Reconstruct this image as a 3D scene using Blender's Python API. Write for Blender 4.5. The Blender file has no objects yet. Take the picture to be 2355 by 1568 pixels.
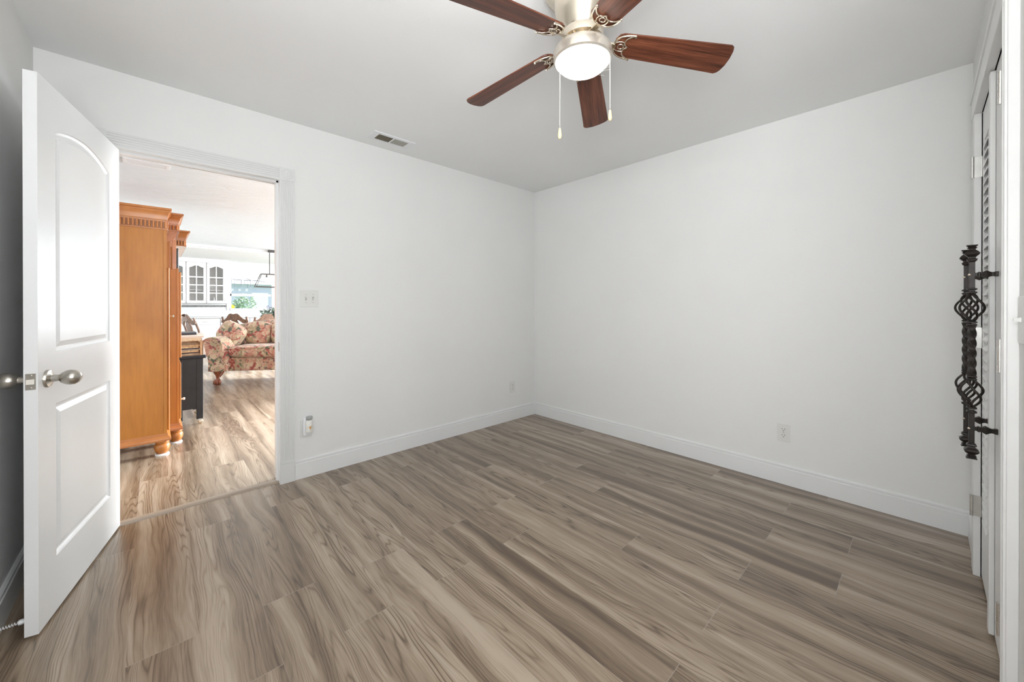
import bpy, bmesh, math, random
from mathutils import Vector, Matrix
random.seed(7)
PI = math.pi
S = bpy.context.scene
COL = S.collection

# ------------------------------------------------------------------ camera
YAW, PITCH = 0.8198, -0.0027
CAMZ = 1.1902
FPX = 883.7
cam_d = bpy.data.cameras.new('camera')
cam = bpy.data.objects.new('camera', cam_d)
COL.objects.link(cam)
Fv = Vector((math.cos(YAW)*math.cos(PITCH), math.sin(YAW)*math.cos(PITCH), math.sin(PITCH)))
Rv = Vector((math.sin(YAW), -math.cos(YAW), 0))
Uv = Rv.cross(Fv)
cam.matrix_world = Matrix(((Rv.x, Uv.x, -Fv.x, 0), (Rv.y, Uv.y, -Fv.y, 0), (Rv.z, Uv.z, -Fv.z, CAMZ), (0, 0, 0, 1)))
cam_d.sensor_width = 36
cam_d.lens = FPX/2355*36
cam_d.shift_y = -78.45/2355
cam_d.clip_start = 0.02
S.camera = cam

# ------------------------------------------------------------------ colour management, world, lights
S.view_settings.view_transform = 'Standard'
S.view_settings.look = 'None'
S.view_settings.gamma = 1
S.view_settings.use_curve_mapping = False
S.view_settings.exposure = 0.07
W = bpy.data.worlds.new('world'); S.world = W; W.use_nodes = True
bg = W.node_tree.nodes['Background']
bg.inputs[0].default_value = (0.80, 0.88, 1.0, 1); bg.inputs[1].default_value = 1.7

def area(name, loc, direction, sx, sy, power, color=(1, 1, 1)):
    l = bpy.data.lights.new(name, 'AREA'); l.shape = 'RECTANGLE'; l.size = sx; l.size_y = sy
    l.energy = power; l.color = color
    o = bpy.data.objects.new(name, l); COL.objects.link(o); o.location = loc
    o.rotation_euler = Vector(direction).to_track_quat('-Z', 'Y').to_euler()
    return o
# daylight outside the bedroom window (left wall, behind the camera)
area('daylight_bedroom', (-0.75, -0.30, 1.50), (1, 0.15, 1.0), 1.0, 1.3, 106, (0.97, 0.985, 1.0))
area('fill_front', (0.10, -1.35, 1.50), (0.05, 1, 1.0), 0.95, 1.3, 66, (0.97, 0.985, 1.0))  # added fill lamp behind the camera, brightens the left side and doorway wall
# daylight outside the living-room windows (right wall) and the kitchen window
area('daylight_patio', (5.75, 4.35, 1.75), (-1, 0, -0.75), 2.0, 1.6, 820, (0.92, 0.965, 1.0))
area('daylight_living', (5.55, 7.6, 1.45), (-1, 0, -0.25), 1.9, 1.4, 310, (0.90, 0.96, 1.0))
area('daylight_dining', (5.55, 10.6, 1.45), (-1, 0, -0.25), 1.9, 1.4, 310, (0.90, 0.96, 1.0))

sun_l = bpy.data.lights.new('sun', 'SUN'); sun_l.energy = 21; sun_l.angle = math.radians(9); sun_l.color = (0.92, 0.965, 1.0)
sun_o = bpy.data.objects.new('sun', sun_l); COL.objects.link(sun_o)
sun_o.rotation_euler = Vector((-math.cos(math.radians(22)), 0.0, -math.sin(math.radians(22)))).to_track_quat('-Z', 'Y').to_euler()

# ------------------------------------------------------------------ materials
def nmat(name):
    m = bpy.data.materials.new(name); m.use_nodes = True
    nt = m.node_tree; b = nt.nodes['Principled BSDF']
    return m, nt, b
def N(nt, t, **kw):
    n = nt.nodes.new(t)
    for k, v in kw.items():
        setattr(n, k, v)
    return n
def ramp(nt, stops, interp='LINEAR'):
    r = N(nt, 'ShaderNodeValToRGB'); r.color_ramp.interpolation = interp
    e = r.color_ramp.elements
    while len(e) < len(stops): e.new(0.5)
    for i, (p, c) in enumerate(stops):
        e[i].position = p; e[i].color = (*c, 1) if len(c) == 3 else c
    return r
def coords(nt, scale=(1, 1, 1), kind='Object'):
    t = N(nt, 'ShaderNodeTexCoord'); mp = N(nt, 'ShaderNodeMapping')
    mp.inputs['Scale'].default_value = scale
    nt.links.new(t.outputs[kind], mp.inputs[0]); return mp
def plain(name, col, rough=0.5, metal=0.0, var=0.03, scale=8, bump=0.0, bscale=200, spec=0.5, coat=0.0, emit=None, es=0):
    m, nt, b = nmat(name)
    mp = coords(nt); n = N(nt, 'ShaderNodeTexNoise'); n.inputs['Scale'].default_value = scale; n.inputs['Detail'].default_value = 4
    nt.links.new(mp.outputs[0], n.inputs['Vector'])
    lo = tuple(max(0, c*(1-var)) for c in col); hi = tuple(min(1, c*(1+var)) for c in col)
    r = ramp(nt, [(0.3, lo), (0.7, hi)]); nt.links.new(n.outputs['Fac'], r.inputs[0]); nt.links.new(r.outputs[0], b.inputs['Base Color'])
    b.inputs['Roughness'].default_value = rough; b.inputs['Metallic'].default_value = metal
    b.inputs['Specular IOR Level'].default_value = spec; b.inputs['Coat Weight'].default_value = coat
    if bump:
        n2 = N(nt, 'ShaderNodeTexNoise'); n2.inputs['Scale'].default_value = bscale; n2.inputs['Detail'].default_value = 3
        nt.links.new(mp.outputs[0], n2.inputs['Vector'])
        bp = N(nt, 'ShaderNodeBump'); bp.inputs['Strength'].default_value = bump; bp.inputs['Distance'].default_value = 0.002
        nt.links.new(n2.outputs['Fac'], bp.inputs['Height']); nt.links.new(bp.outputs[0], b.inputs['Normal'])
    if emit:
        b.inputs['Emission Color'].default_value = (*emit, 1); b.inputs['Emission Strength'].default_value = es
    return m
def wood(name, lo, hi, axis='Z', rough=0.35, fine=60, coat=0.2, along=1.2, across=14):
    m, nt, b = nmat(name)
    sc = [across, across, across]; sc['XYZ'.index(axis)] = along
    mp = coords(nt, sc)
    n = N(nt, 'ShaderNodeTexNoise'); n.inputs['Scale'].default_value = 1; n.inputs['Detail'].default_value = 6; n.inputs['Distortion'].default_value = 0.6
    nt.links.new(mp.outputs[0], n.inputs['Vector'])
    sc2 = [fine*3]*3; sc2['XYZ'.index(axis)] = 5
    mp2 = coords(nt, sc2); n2 = N(nt, 'ShaderNodeTexNoise'); n2.inputs['Scale'].default_value = 1; n2.inputs['Detail'].default_value = 2
    nt.links.new(mp2.outputs[0], n2.inputs['Vector'])
    ad = N(nt, 'ShaderNodeMath', operation='MULTIPLY_ADD'); ad.inputs[1].default_value = 0.3; nt.links.new(n2.outputs['Fac'], ad.inputs[0])
    mu = N(nt, 'ShaderNodeMath', operation='MULTIPLY'); mu.inputs[1].default_value = 0.7; nt.links.new(n.outputs['Fac'], mu.inputs[0]); nt.links.new(mu.outputs[0], ad.inputs[2])
    r = ramp(nt, [(0.36, lo), (0.64, hi)]); nt.links.new(ad.outputs[0], r.inputs[0]); nt.links.new(r.outputs[0], b.inputs['Base Color'])
    b.inputs['Roughness'].default_value = rough; b.inputs['Coat Weight'].default_value = coat; b.inputs['Coat Roughness'].default_value = 0.25
    return m

M_WALL = plain('wall_paint', (0.80, 0.80, 0.785), 0.75, var=0.008, scale=3, bump=0.25, bscale=260, spec=0.25)
M_CEIL = plain('ceiling_paint', (0.88, 0.885, 0.88), 0.9, var=0.01, scale=2, bump=0.2, bscale=200, spec=0.1)
M_TRIM = plain('trim_paint', (0.80, 0.805, 0.80), 0.28, var=0.008, scale=4, spec=0.45)
M_DOOR = plain('door_paint', (0.82, 0.825, 0.825), 0.20, var=0.006, scale=4, bump=0.22, bscale=420, spec=0.5)
M_CLOSET = plain('closet_paint', (0.80, 0.80, 0.79), 0.35, var=0.02, scale=10, spec=0.4)
M_PLATE = plain('outlet_plastic', (0.74, 0.74, 0.71), 0.35, var=0.01)
M_SLOT = plain('dark_slot', (0.12, 0.12, 0.11), 0.6)
M_NICKEL = plain('brushed_nickel', (0.52, 0.49, 0.44), 0.28, metal=1, var=0.05, scale=40)
M_HINGE = plain('hinge_nickel', (0.66, 0.65, 0.62), 0.25, metal=1, var=0.05, scale=40)
M_CHROME = plain('warm_nickel', (0.78, 0.70, 0.58), 0.18, metal=1, var=0.04, scale=30)
M_IRON = plain('dark_iron', (0.022, 0.017, 0.014), 0.42, metal=0.35, var=0.35, scale=60, bump=0.3, bscale=300)
M_BLACK = plain('black_paint', (0.008, 0.009, 0.012), 0.5, var=0.2, scale=20)
M_SCREEN = plain('black_plastic', (0.02, 0.02, 0.02), 0.3)
M_FOB = plain('cream_wood', (0.72, 0.58, 0.32), 0.35, var=0.08, scale=80)
M_CHAIN = plain('chain_metal', (0.85, 0.82, 0.74), 0.3, metal=0.6)
M_GLOBE = plain('opal_glass', (0.9, 0.88, 0.8), 0.3, emit=(1.0, 0.965, 0.90), es=13.0)
M_BULB = plain('lit_bulb', (0.9, 0.9, 0.85), 0.3, emit=(1.0, 0.97, 0.9), es=14.0)
M_WHITE = plain('white_enamel', (0.82, 0.83, 0.84), 0.3, var=0.006)
M_KWALL = plain('kitchen_paint', (0.80, 0.81, 0.80), 0.7, var=0.01)
M_VENT_DARK = plain('vent_dark_slats', (0.16, 0.135, 0.09), 0.6)
M_VENT_GREY = plain('vent_grey_slats', (0.42, 0.41, 0.36), 0.6)
M_SEPIA = plain('crate_wood', (0.42, 0.27, 0.15), 0.6, var=0.2, scale=30)
M_PAPER = plain('paper', (0.8, 0.79, 0.77), 0.7)
M_THRESH = wood('threshold_wood', (0.27, 0.215, 0.165), (0.38, 0.31, 0.25), 'X', 0.4)
M_ORANGE = wood('honey_cherry_wood', (0.31, 0.105, 0.012), (0.43, 0.165, 0.022), 'Z', 0.42, across=3.0, along=1.6, fine=18, coat=0)
M_ORANGE2 = wood('honey_cherry_trim', (0.32, 0.10, 0.018), (0.43, 0.155, 0.034), 'Y', 0.3, across=6, along=3)
M_CHAIRW = wood('walnut_carved', (0.10, 0.05, 0.03), (0.26, 0.15, 0.10), 'Z', 0.35, across=30, along=8)
M_CLAW = wood('mahogany', (0.20, 0.05, 0.025), (0.36, 0.12, 0.06), 'Z', 0.2, across=30, along=12)

def blade_material():
    m, nt, b = nmat('fan_blade_wood')
    mp = coords(nt, (1.6, 26, 26)); n = N(nt, 'ShaderNodeTexNoise'); n.inputs['Scale'].default_value = 1.2; n.inputs['Detail'].default_value = 5; n.inputs['Distortion'].default_value = 1.2
    nt.links.new(mp.outputs[0], n.inputs['Vector'])
    mp2 = coords(nt, (10, 340, 340)); n2 = N(nt, 'ShaderNodeTexNoise'); n2.inputs['Scale'].default_value = 1; nt.links.new(mp2.outputs[0], n2.inputs['Vector'])
    mx = N(nt, 'ShaderNodeMath', operation='MULTIPLY_ADD'); mx.inputs[1].default_value = 0.35; nt.links.new(n2.outputs['Fac'], mx.inputs[0])
    mu = N(nt, 'ShaderNodeMath', operation='MULTIPLY'); mu.inputs[1].default_value = 0.65; nt.links.new(n.outputs['Fac'], mu.inputs[0]); nt.links.new(mu.outputs[0], mx.inputs[2])
    r = ramp(nt, [(0.34, (0.035, 0.010, 0.005)), (0.5, (0.13, 0.038, 0.018)), (0.66, (0.22, 0.075, 0.035))]); nt.links.new(mx.outputs[0], r.inputs[0])
    nt.links.new(r.outputs[0], b.inputs['Base Color']); b.inputs['Roughness'].default_value = 0.38
    return m
M_BLADE = blade_material()

def floor_material():
    """planks: UV map 'plank' = (metres across, metres along); 'pinfo' = (random a, random b)"""
    m, nt, b = nmat('vinyl_plank_floor'); L = nt.links.new
    uv = N(nt, 'ShaderNodeUVMap', uv_map='plank'); inf = N(nt, 'ShaderNodeUVMap', uv_map='pinfo'); wl = N(nt, 'ShaderNodeUVMap', uv_map='pend')
    su = N(nt, 'ShaderNodeSeparateXYZ'); L(uv.outputs[0], su.inputs[0])
    si = N(nt, 'ShaderNodeSeparateXYZ'); L(inf.outputs[0], si.inputs[0])
    se = N(nt, 'ShaderNodeSeparateXYZ'); L(wl.outputs[0], se.inputs[0])
    def math_(op, a, b_=None, c=None):
        n = N(nt, 'ShaderNodeMath', operation=op)
        for i, v in enumerate((a, b_, c)):
            if v is None: continue
            if isinstance(v, (int, float)): n.inputs[i].default_value = v
            else: L(v, n.inputs[i])
        return n.outputs[0]
    u, v = su.outputs[0], su.outputs[1]
    ra, rb = si.outputs[0], si.outputs[1]
    def vec(x, y, z):
        c = N(nt, 'ShaderNodeCombineXYZ')
        for i, q in enumerate((x, y, z)):
            if isinstance(q, (int, float)): c.inputs[i].default_value = q
            else: L(q, c.inputs[i])
        return c.outputs[0]
    def noise(vc, detail=3, dist=0.0, rough=0.5):
        n = N(nt, 'ShaderNodeTexNoise'); n.inputs['Scale'].default_value = 1; n.inputs['Detail'].default_value = detail
        n.inputs['Distortion'].default_value = dist; n.inputs['Roughness'].default_value = rough; L(vc, n.inputs['Vector']); return n.outputs['Fac']
    offz = math_('MULTIPLY', ra, 37.0); offb = math_('MULTIPLY', rb, 53.0)
    # warp across the plank, slow along it
    w1 = noise(vec(math_('MULTIPLY', u, 3.0), math_('MULTIPLY_ADD', v, 1.7, offb), offz), 2)
    warp = math_('MULTIPLY', math_('SUBTRACT', w1, 0.5), 0.085)
    uu = math_('ADD', u, warp)
    # wide pale and dark streaks
    st = noise(vec(math_('MULTIPLY', uu, 15.0), math_('MULTIPLY_ADD', v, 0.42, offz), offb), 4, 0.0, 0.5)
    # growth rings
    w3 = noise(vec(math_('MULTIPLY', u, 4.5), math_('MULTIPLY_ADD', v, 1.3, offz), offb), 1)
    w4 = noise(vec(math_('MULTIPLY', uu, 10.0), math_('MULTIPLY_ADD', v, 0.55, offz), offb), 2, 0.1, 0.35)
    rings = math_('SINE', math_('MULTIPLY', math_('ADD', w4, math_('MULTIPLY', uu, 0.9)), 80.0))
    rings = math_('SUBTRACT', 0.35, math_('MULTIPLY', math_('POWER', math_('SUBTRACT', 1.0, math_('ABSOLUTE', rings)), 2.2), 1.9))
    ringm = noise(vec(math_('MULTIPLY', uu, 9.0), math_('MULTIPLY_ADD', v, 1.1, offb), math_('ADD', offz, 5.0)), 2)
    ringa = math_('MULTIPLY', rings, math_('MULTIPLY', math_('MAXIMUM', math_('SUBTRACT', ringm, 0.33), 0.0), 0.62))
    # fine pores
    fi = noise(vec(math_('MULTIPLY', uu, 260.0), math_('MULTIPLY_ADD', v, 7.0, offb), offz), 2, 0.0, 0.6)
    # knots and smoky figures
    kn = noise(vec(math_('MULTIPLY', uu, 26.0), math_('MULTIPLY_ADD', v, 2.6, offz), offz), 4, 0.5, 0.55)
    t = math_('ADD', math_('MULTIPLY', st, 1.35), math_('MULTIPLY', fi, 0.40))
    t = math_('ADD', t, ringa)
    t = math_('ADD', t, math_('MULTIPLY', kn, 0.35))
    t = math_('SUBTRACT', t, 0.55)
    t = math_('ADD', t, math_('MULTIPLY', math_('SUBTRACT', ra, 0.5), 0.16))
    r = ramp(nt, [(0.20, (0.102, 0.065, 0.039)), (0.40, (0.195, 0.138, 0.090)), (0.58, (0.300, 0.226, 0.158)), (0.82, (0.430, 0.346, 0.262))])
    L(t, r.inputs[0])
    # seams
    ul, vl = se.outputs[0], se.outputs[1]
    du = math_('MINIMUM', u, math_('SUBTRACT', ul, u)); dv = math_('MINIMUM', v, math_('SUBTRACT', vl, v))
    mu_ = math_('LESS_THAN', du, 0.0010); mv_ = math_('LESS_THAN', dv, 0.0013)
    seam = math_('MAXIMUM', math_('MULTIPLY', mu_, 0.35), math_('MULTIPLY', mv_, 0.6))
    mix = N(nt, 'ShaderNodeMix', data_type='RGBA'); L(seam, mix.inputs[0]); L(r.outputs[0], mix.inputs[6]); mix.inputs[7].default_value = (0.36, 0.31, 0.26, 1)
    L(mix.outputs[2], b.inputs['Base Color'])
    rr = math_('MULTIPLY_ADD', fi, 0.16, 0.27); L(rr, b.inputs['Roughness'])
    b.inputs['Specular IOR Level'].default_value = 0.5; b.inputs['Coat Weight'].default_value = 0.55; b.inputs['Coat Roughness'].default_value = 0.27
    bp = N(nt, 'ShaderNodeBump'); bp.inputs['Strength'].default_value = 0.12; bp.inputs['Distance'].default_value = 0.001; L(fi, bp.inputs['Height']); L(bp.outputs[0], b.inputs['Normal'])
    return m
M_FLOOR = floor_material()

def stomp_material():
    m, nt, b = nmat('brushed_ceiling_texture')
    mp = coords(nt, (1.2, 9, 1)); n = N(nt, 'ShaderNodeTexNoise'); n.inputs['Scale'].default_value = 2.2; n.inputs['Detail'].default_value = 7; n.inputs['Distortion'].default_value = 1.6
    nt.links.new(mp.outputs[0], n.inputs['Vector'])
    bp = N(nt, 'ShaderNodeBump'); bp.inputs['Strength'].default_value = 0.9; bp.inputs['Distance'].default_value = 0.02
    nt.links.new(n.outputs['Fac'], bp.inputs['Height']); nt.links.new(bp.outputs[0], b.inputs['Normal'])
    b.inputs['Base Color'].default_value = (0.72, 0.76, 0.785, 1); b.inputs['Roughness'].default_value = 0.9
    return m
M_STOMP = stomp_material()

def floral_material():
    m, nt, b = nmat('floral_tapestry'); L = nt.links.new
    mp = coords(nt, (1, 1, 1)); sp = N(nt, 'ShaderNodeSeparateXYZ'); L(mp.outputs[0], sp.inputs[0])
    # alternating stripes across the couch
    w = N(nt, 'ShaderNodeMath', operation='MULTIPLY'); w.inputs[1].default_value = 2*PI/0.30; L(sp.outputs[0], w.inputs[0])
    s = N(nt, 'ShaderNodeMath', operation='SINE'); L(w.outputs[0], s.inputs[0])
    sr = ramp(nt, [(0.40, (0.40, 0.33, 0.21)), (0.50, (0.46, 0.36, 0.24)), (0.60, (0.50, 0.25, 0.18))]); 
    ma = N(nt, 'ShaderNodeMath', operation='MULTIPLY_ADD'); ma.inputs[1].default_value = 0.5; ma.inputs[2].default_value = 0.5; L(s.outputs[0], ma.inputs[0]); L(ma.outputs[0], sr.inputs[0])
    def blot(scale, lo, hi, col, prev, seed):
        n = N(nt, 'ShaderNodeTexNoise'); n.inputs['Scale'].default_value = scale; n.inputs['Detail'].default_value = 5; n.inputs['Distortion'].default_value = 1.3
        mp2 = N(nt, 'ShaderNodeMapping'); mp2.inputs['Location'].default_value = (seed, seed*2, seed*3); L(mp.outputs[0], mp2.inputs[0]); L(mp2.outputs[0], n.inputs['Vector'])
        r = ramp(nt, [(lo, (0, 0, 0)), (hi, (1, 1, 1))]); L(n.outputs['Fac'], r.inputs[0])
        mx = N(nt, 'ShaderNodeMix', data_type='RGBA'); L(r.outputs[0], mx.inputs[0]); L(prev, mx.inputs[6]); mx.inputs[7].default_value = (*col, 1); return mx.outputs[2]
    c = blot(9, 0.50, 0.54, (0.60, 0.48, 0.34), sr.outputs[0], 1.3)
    c = blot(6, 0.555, 0.60, (0.34, 0.09, 0.075), c, 4.7)
    c = blot(8, 0.575, 0.61, (0.10, 0.13, 0.09), c, 9.1)
    c = blot(13, 0.55, 0.60, (0.56, 0.33, 0.25), c, 12.9)
    c = blot(12, 0.62, 0.65, (0.16, 0.07, 0.10), c, 15.9)
    L(c, b.inputs['Base Color']); b.inputs['Roughness'].default_value = 0.85; b.inputs['Sheen Weight'].default_value = 0.2
    return m
M_FLORAL = floral_material()

def glass_material(name, fac=0.12, col=(1, 1, 1)):
    m = bpy.data.materials.new(name); m.use_nodes = True; nt = m.node_tree; nt.nodes.clear()
    o = N(nt, 'ShaderNodeOutputMaterial'); mx = N(nt, 'ShaderNodeMixShader'); t = N(nt, 'ShaderNodeBsdfTransparent'); g = N(nt, 'ShaderNodeBsdfGlossy')
    t.inputs[0].default_value = (*col, 1); g.inputs['Roughness'].default_value = 0.03
    lw = N(nt, 'ShaderNodeLayerWeight'); lw.inputs[0].default_value = 0.2
    ml = N(nt, 'ShaderNodeMath', operation='MULTIPLY_ADD'); ml.inputs[1].default_value = 0.5; ml.inputs[2].default_value = fac*0.4
    nt.links.new(lw.outputs['Fresnel'], ml.inputs[0]); nt.links.new(ml.outputs[0], mx.inputs[0])
    nt.links.new(t.outputs[0], mx.inputs[1]); nt.links.new(g.outputs[0], mx.inputs[2]); nt.links.new(mx.outputs[0], o.inputs[0])
    return m
M_GLASS = glass_material('window_glass')
M_KGLASS = glass_material('kitchen_window_glass', 0.02)
M_CGLASS = glass_material('cabinet_glass', 0.1, (1, 1, 1))

# ------------------------------------------------------------------ geometry helpers
class B:
    def __init__(s): s.v = []; s.f = []; s.uv = None
    def add(s, vs, fs):
        o = len(s.v); s.v += [tuple(p) for p in vs]; s.f += [tuple(i+o for i in f) for f in fs]; return s
    def box(s, x0, x1, y0, y1, z0, z1, T=None):
        vs = [(x, y, z) for z in (z0, z1) for y in (y0, y1) for x in (x0, x1)]
        if T: vs = [tuple(T @ Vector(p)) for p in vs]
        return s.add(vs, [(0, 2, 3, 1), (4, 5, 7, 6), (0, 1, 5, 4), (2, 6, 7, 3), (0, 4, 6, 2), (1, 3, 7, 5)])
    def lathe(s, prof, c=(0, 0, 0), axis=(0, 0, 1), n=32, T=None, rot=0.0, sx=1.0, sy=1.0):
        """prof: list of (r, h) along axis"""
        a = Vector(axis).normalized(); u = a.orthogonal().normalized()
        if abs(a.z) > 0.99: u = Vector((1, 0, 0))
        elif abs(a.z) < 0.01: u = Vector((0, 0, 1))
        w = a.cross(u); c = Vector(c); vs = []; fs = []
        for r, h in prof:
            for i in range(n):
                t = 2*PI*i/n + rot; vs.append(c + a*h + u*(r*sx*math.cos(t)) + w*(r*sy*math.sin(t)))
        m = len(prof)
        for j in range(m-1):
            for i in range(n):
                k = (i+1) % n; fs.append((j*n+i, j*n+k, (j+1)*n+k, (j+1)*n+i))
        if prof[0][0] > 1e-5: fs.append(tuple(reversed(range(n))))
        if prof[-1][0] > 1e-5: fs.append(tuple((m-1)*n+i for i in range(n)))
        if T: vs = [T @ p for p in vs]
        return s.add(vs, fs)
    def prism(s, poly, axis, a0, a1):
        """poly 2D in the two other axes (order xyz without axis), extruded along axis"""
        n = len(poly); vs = []
        for a in (a0, a1):
            for p, q in poly:
                vs.append((a, p, q) if axis == 'x' else (p, a, q) if axis == 'y' else (p, q, a))
        fs = [(i, (i+1) % n, n+(i+1) % n, n+i) for i in range(n)] + [tuple(reversed(range(n))), tuple(range(n, 2*n))]
        return s.add(vs, fs)
    def tube(s, pts, r, n=8, closed=False, T=None):
        pts = [Vector(p) for p in pts]; m = len(pts); vs = []; fs = []; up = None
        rr = r if isinstance(r, (list, tuple)) else [r]*m
        for i, p in enumerate(pts):
            d = (pts[(i+1) % m] - pts[i-1]) if closed else (pts[min(i+1, m-1)] - pts[max(i-1, 0)])
            if d.length < 1e-9: d = Vector((0, 0, 1))
            d.normalize()
            if up is None: up = d.orthogonal().normalized()
            up = (up - d*up.dot(d)); up = up.normalized() if up.length > 1e-6 else d.orthogonal().normalized()
            w = d.cross(up)
            for k in range(n):
                t = 2*PI*k/n; vs.append(p + up*(rr[i]*math.cos(t)) + w*(rr[i]*math.sin(t)))
        for i in range(m if closed else m-1):
            j = (i+1) % m
            for k in range(n):
                l = (k+1) % n; fs.append((i*n+k, i*n+l, j*n+l, j*n+k))
        if not closed: fs += [tuple(reversed(range(n))), tuple((m-1)*n+k for k in range(n))]
        if T: vs = [T @ p for p in vs]
        return s.add(vs, fs)
    def puff(s, c, size, e=0.35, nu=28, nv=16, T=None, sag=0.0):
        """super-ellipsoid cushion"""
        def q(x, p): return math.copysign(abs(x)**p, x)
        vs = []; fs = []
        for j in range(nv+1):
            a = -PI/2 + PI*j/nv
            for i in range(nu):
                b_ = 2*PI*i/nu
                x = q(math.cos(a), e)*q(math.cos(b_), e); y = q(math.cos(a), e)*q(math.sin(b_), e); z = q(math.sin(a), max(e, .55))
                p = Vector((x*size[0]/2, y*size[1]/2, z*size[2]/2 + sag*(x*x+y*y-1)))
                if T: p = T @ p
                vs.append(Vector(c)+p)
        for j in range(nv):
            for i in range(nu):
                k = (i+1) % nu; fs.append((j*nu+i, j*nu+k, (j+1)*nu+k, (j+1)*nu+i))
        return s.add(vs, fs)
    def build(s, name, mat, parent=None, world=True, smooth=None, bevel=0.0, seg=2):
        vs = s.v
        if parent is not None and world:
            inv = ROOTM[parent.name].inverted(); vs = [tuple(inv @ Vector(p)) for p in vs]
        me = bpy.data.meshes.new(name); me.from_pydata(vs, [], s.f); me.update()
        bm = bmesh.new(); bm.from_mesh(me); bmesh.ops.recalc_face_normals(bm, faces=bm.faces); bm.to_mesh(me); bm.free()
        o = bpy.data.objects.new(name, me); COL.objects.link(o); me.materials.append(mat)
        if parent is not None:
            o.parent = parent; ROOTM[o.name] = ROOTM[parent.name].copy()
        else: ROOTM[o.name] = Matrix()
        if smooth is not None:
            for p in me.polygons: p.use_smooth = True
            try: me.set_sharp_from_angle(angle=math.radians(smooth))
            except Exception: pass
        if bevel:
            md = o.modifiers.new('bevel', 'BEVEL'); md.width = bevel; md.segments = seg; md.limit_method = 'ANGLE'; md.angle_limit = math.radians(40)
        return o
ROOTM = {}
def tag(o, label=None, cat=None, group=None, kind=None):
    if label: o['label'] = label
    if cat: o['category'] = cat
    if group: o['group'] = group
    if kind: o['kind'] = kind
    return o
def thing(name, loc, label, cat, group=None, kind=None, rz=0.0, M=None):
    o = bpy.data.objects.new(name, None); COL.objects.link(o); o.empty_display_size = 0.1
    Mx = M if M is not None else Matrix.Translation(loc) @ Matrix.Rotation(rz, 4, 'Z')
    o.matrix_world = Mx; ROOTM[o.name] = Mx
    return tag(o, label, cat, group, kind)
def struct(b_, name, mat, label=None, **kw):
    o = b_.build(name, mat, **kw); o['kind'] = 'structure'
    if label: o['label'] = label
    return o
def dup(root, loc, label, rz=None):
    def cp(o, par):
        c = o.copy(); COL.objects.link(c); c.parent = par
        for ch in [x for x in o.children]: cp(ch, c)
        return c
    c = cp(root, None)
    Mx = Matrix.Translation(loc) @ Matrix.Rotation(rz if rz is not None else root.rotation_euler.z, 4, 'Z')
    c.matrix_world = Mx; ROOTM[c.name] = Mx; c['label'] = label
    return c

# ------------------------------------------------------------------ room measurements
XB, YA, XD, YC, H = 3.085, 2.936, -0.422, -0.172, 2.44
YH = 3.056                      # far face of the doorway wall
DX0, DX1, DZ = -0.185, 0.619, 2.034   # doorway
LX0, LX1, LY = -0.62, 5.30, 13.35       # living room

# ------------------------------------------------------------------ floor (one mesh, a face per plank)
def build_floor():
    vs = []; fs = []; U = []; I = []; E = []
    PW, PL, X0 = 0.1925, 1.192, -0.070
    joint = {-3: .90, -2: .30, -1: 2.64, 0: 1.79, 1: 1.45, 2: 1.785, 3: 1.44, 4: 1.744, 5: 1.435, 6: .552, 7: 1.433, 8: .55, 9: 1.008, 10: .547, 11: .245,
             12: .546, 13: .245, 14: .546, 15: 1.005, 16: .4}
    hall = {0: 3.604, 1: 4.11, 2: 3.58, 3: 4.13, 4: 4.752}
    def quad(x0, x1, y0, y1, fx, fy, key):
        rnd = random.Random(key); a, b_ = rnd.random(), rnd.random()
        n = len(vs); vs.extend([(x0, y0, 0), (x1, y0, 0), (x1, y1, 0), (x0, y1, 0)]); fs.append((n, n+1, n+2, n+3))
        for x, y in ((x0, y0), (x1, y0), (x1, y1), (x0, y1)):
            U.append((x-fx, y-fy)); I.append((a, b_)); E.append((PW, PL))
    def region(xa, xb, ya, yb, off, seed):
        k0 = math.floor((xa-X0)/PW); k1 = math.ceil((xb-X0)/PW)
        for k in range(k0, k1):
            fx = X0+PW*k; x0, x1 = max(fx, xa), min(fx+PW, xb)
            j = off.get(k, random.Random(k*13+seed).random()*PL)
            i0 = math.floor((ya-j)/PL); i1 = math.ceil((yb-j)/PL)
            for i in range(i0, i1):
                fy = j+PL*i; y0, y1 = max(fy, ya), min(fy+PL, yb)
                if y1 > y0+1e-6 and x1 > x0+1e-6: quad(x0, x1, y0, y1, fx, fy, k*1000+i*7+seed)
    region(XD-.03, XB+.03, -1.0, 2.995, joint, 0)
    region(LX0-.03, LX1+.03, 2.995, LY+.03, hall, 500)
    me = bpy.data.meshes.new('floor'); me.from_pydata(vs, [], fs); me.materials.append(M_FLOOR)
    for nm, dat in (('plank', U), ('pinfo', I), ('pend', E)):
        l = me.uv_layers.new(name=nm)
        for i, q in enumerate(dat): l.data[i].uv = q
    o = bpy.data.objects.new('floor', me); COL.objects.link(o); o['kind'] = 'structure'
    sub = B().box(XD-.03, XB+.03, -1.0, 2.995, -.1, -.002).box(LX0-.03, LX1+.03, 2.995, LY+.03, -.1, -.002).build('subfloor', M_TRIM); sub['kind'] = 'structure'
    sub.parent = o
build_floor()

# ------------------------------------------------------------------ bedroom shell
T = .12
struct(B().box(XD-T, XB+T, -1.1, YH, H, H+.1), 'ceiling', M_CEIL)
struct(B().box(XB, XB+T, -1.1, YH, -.1, H), 'wall_right', M_WALL)
b = B().box(XD-T, DX0, YA, YH, -.1, H).box(DX1, XB, YA, YH, -.1, H).box(DX0, DX1, YA, YH, DZ, H)
b.box(LX0-T, XD-T, YA, YH, -.1, H).box(XB, LX1+T, YA, YH, -.1, H)
struct(b, 'wall_back', M_WALL)
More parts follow.
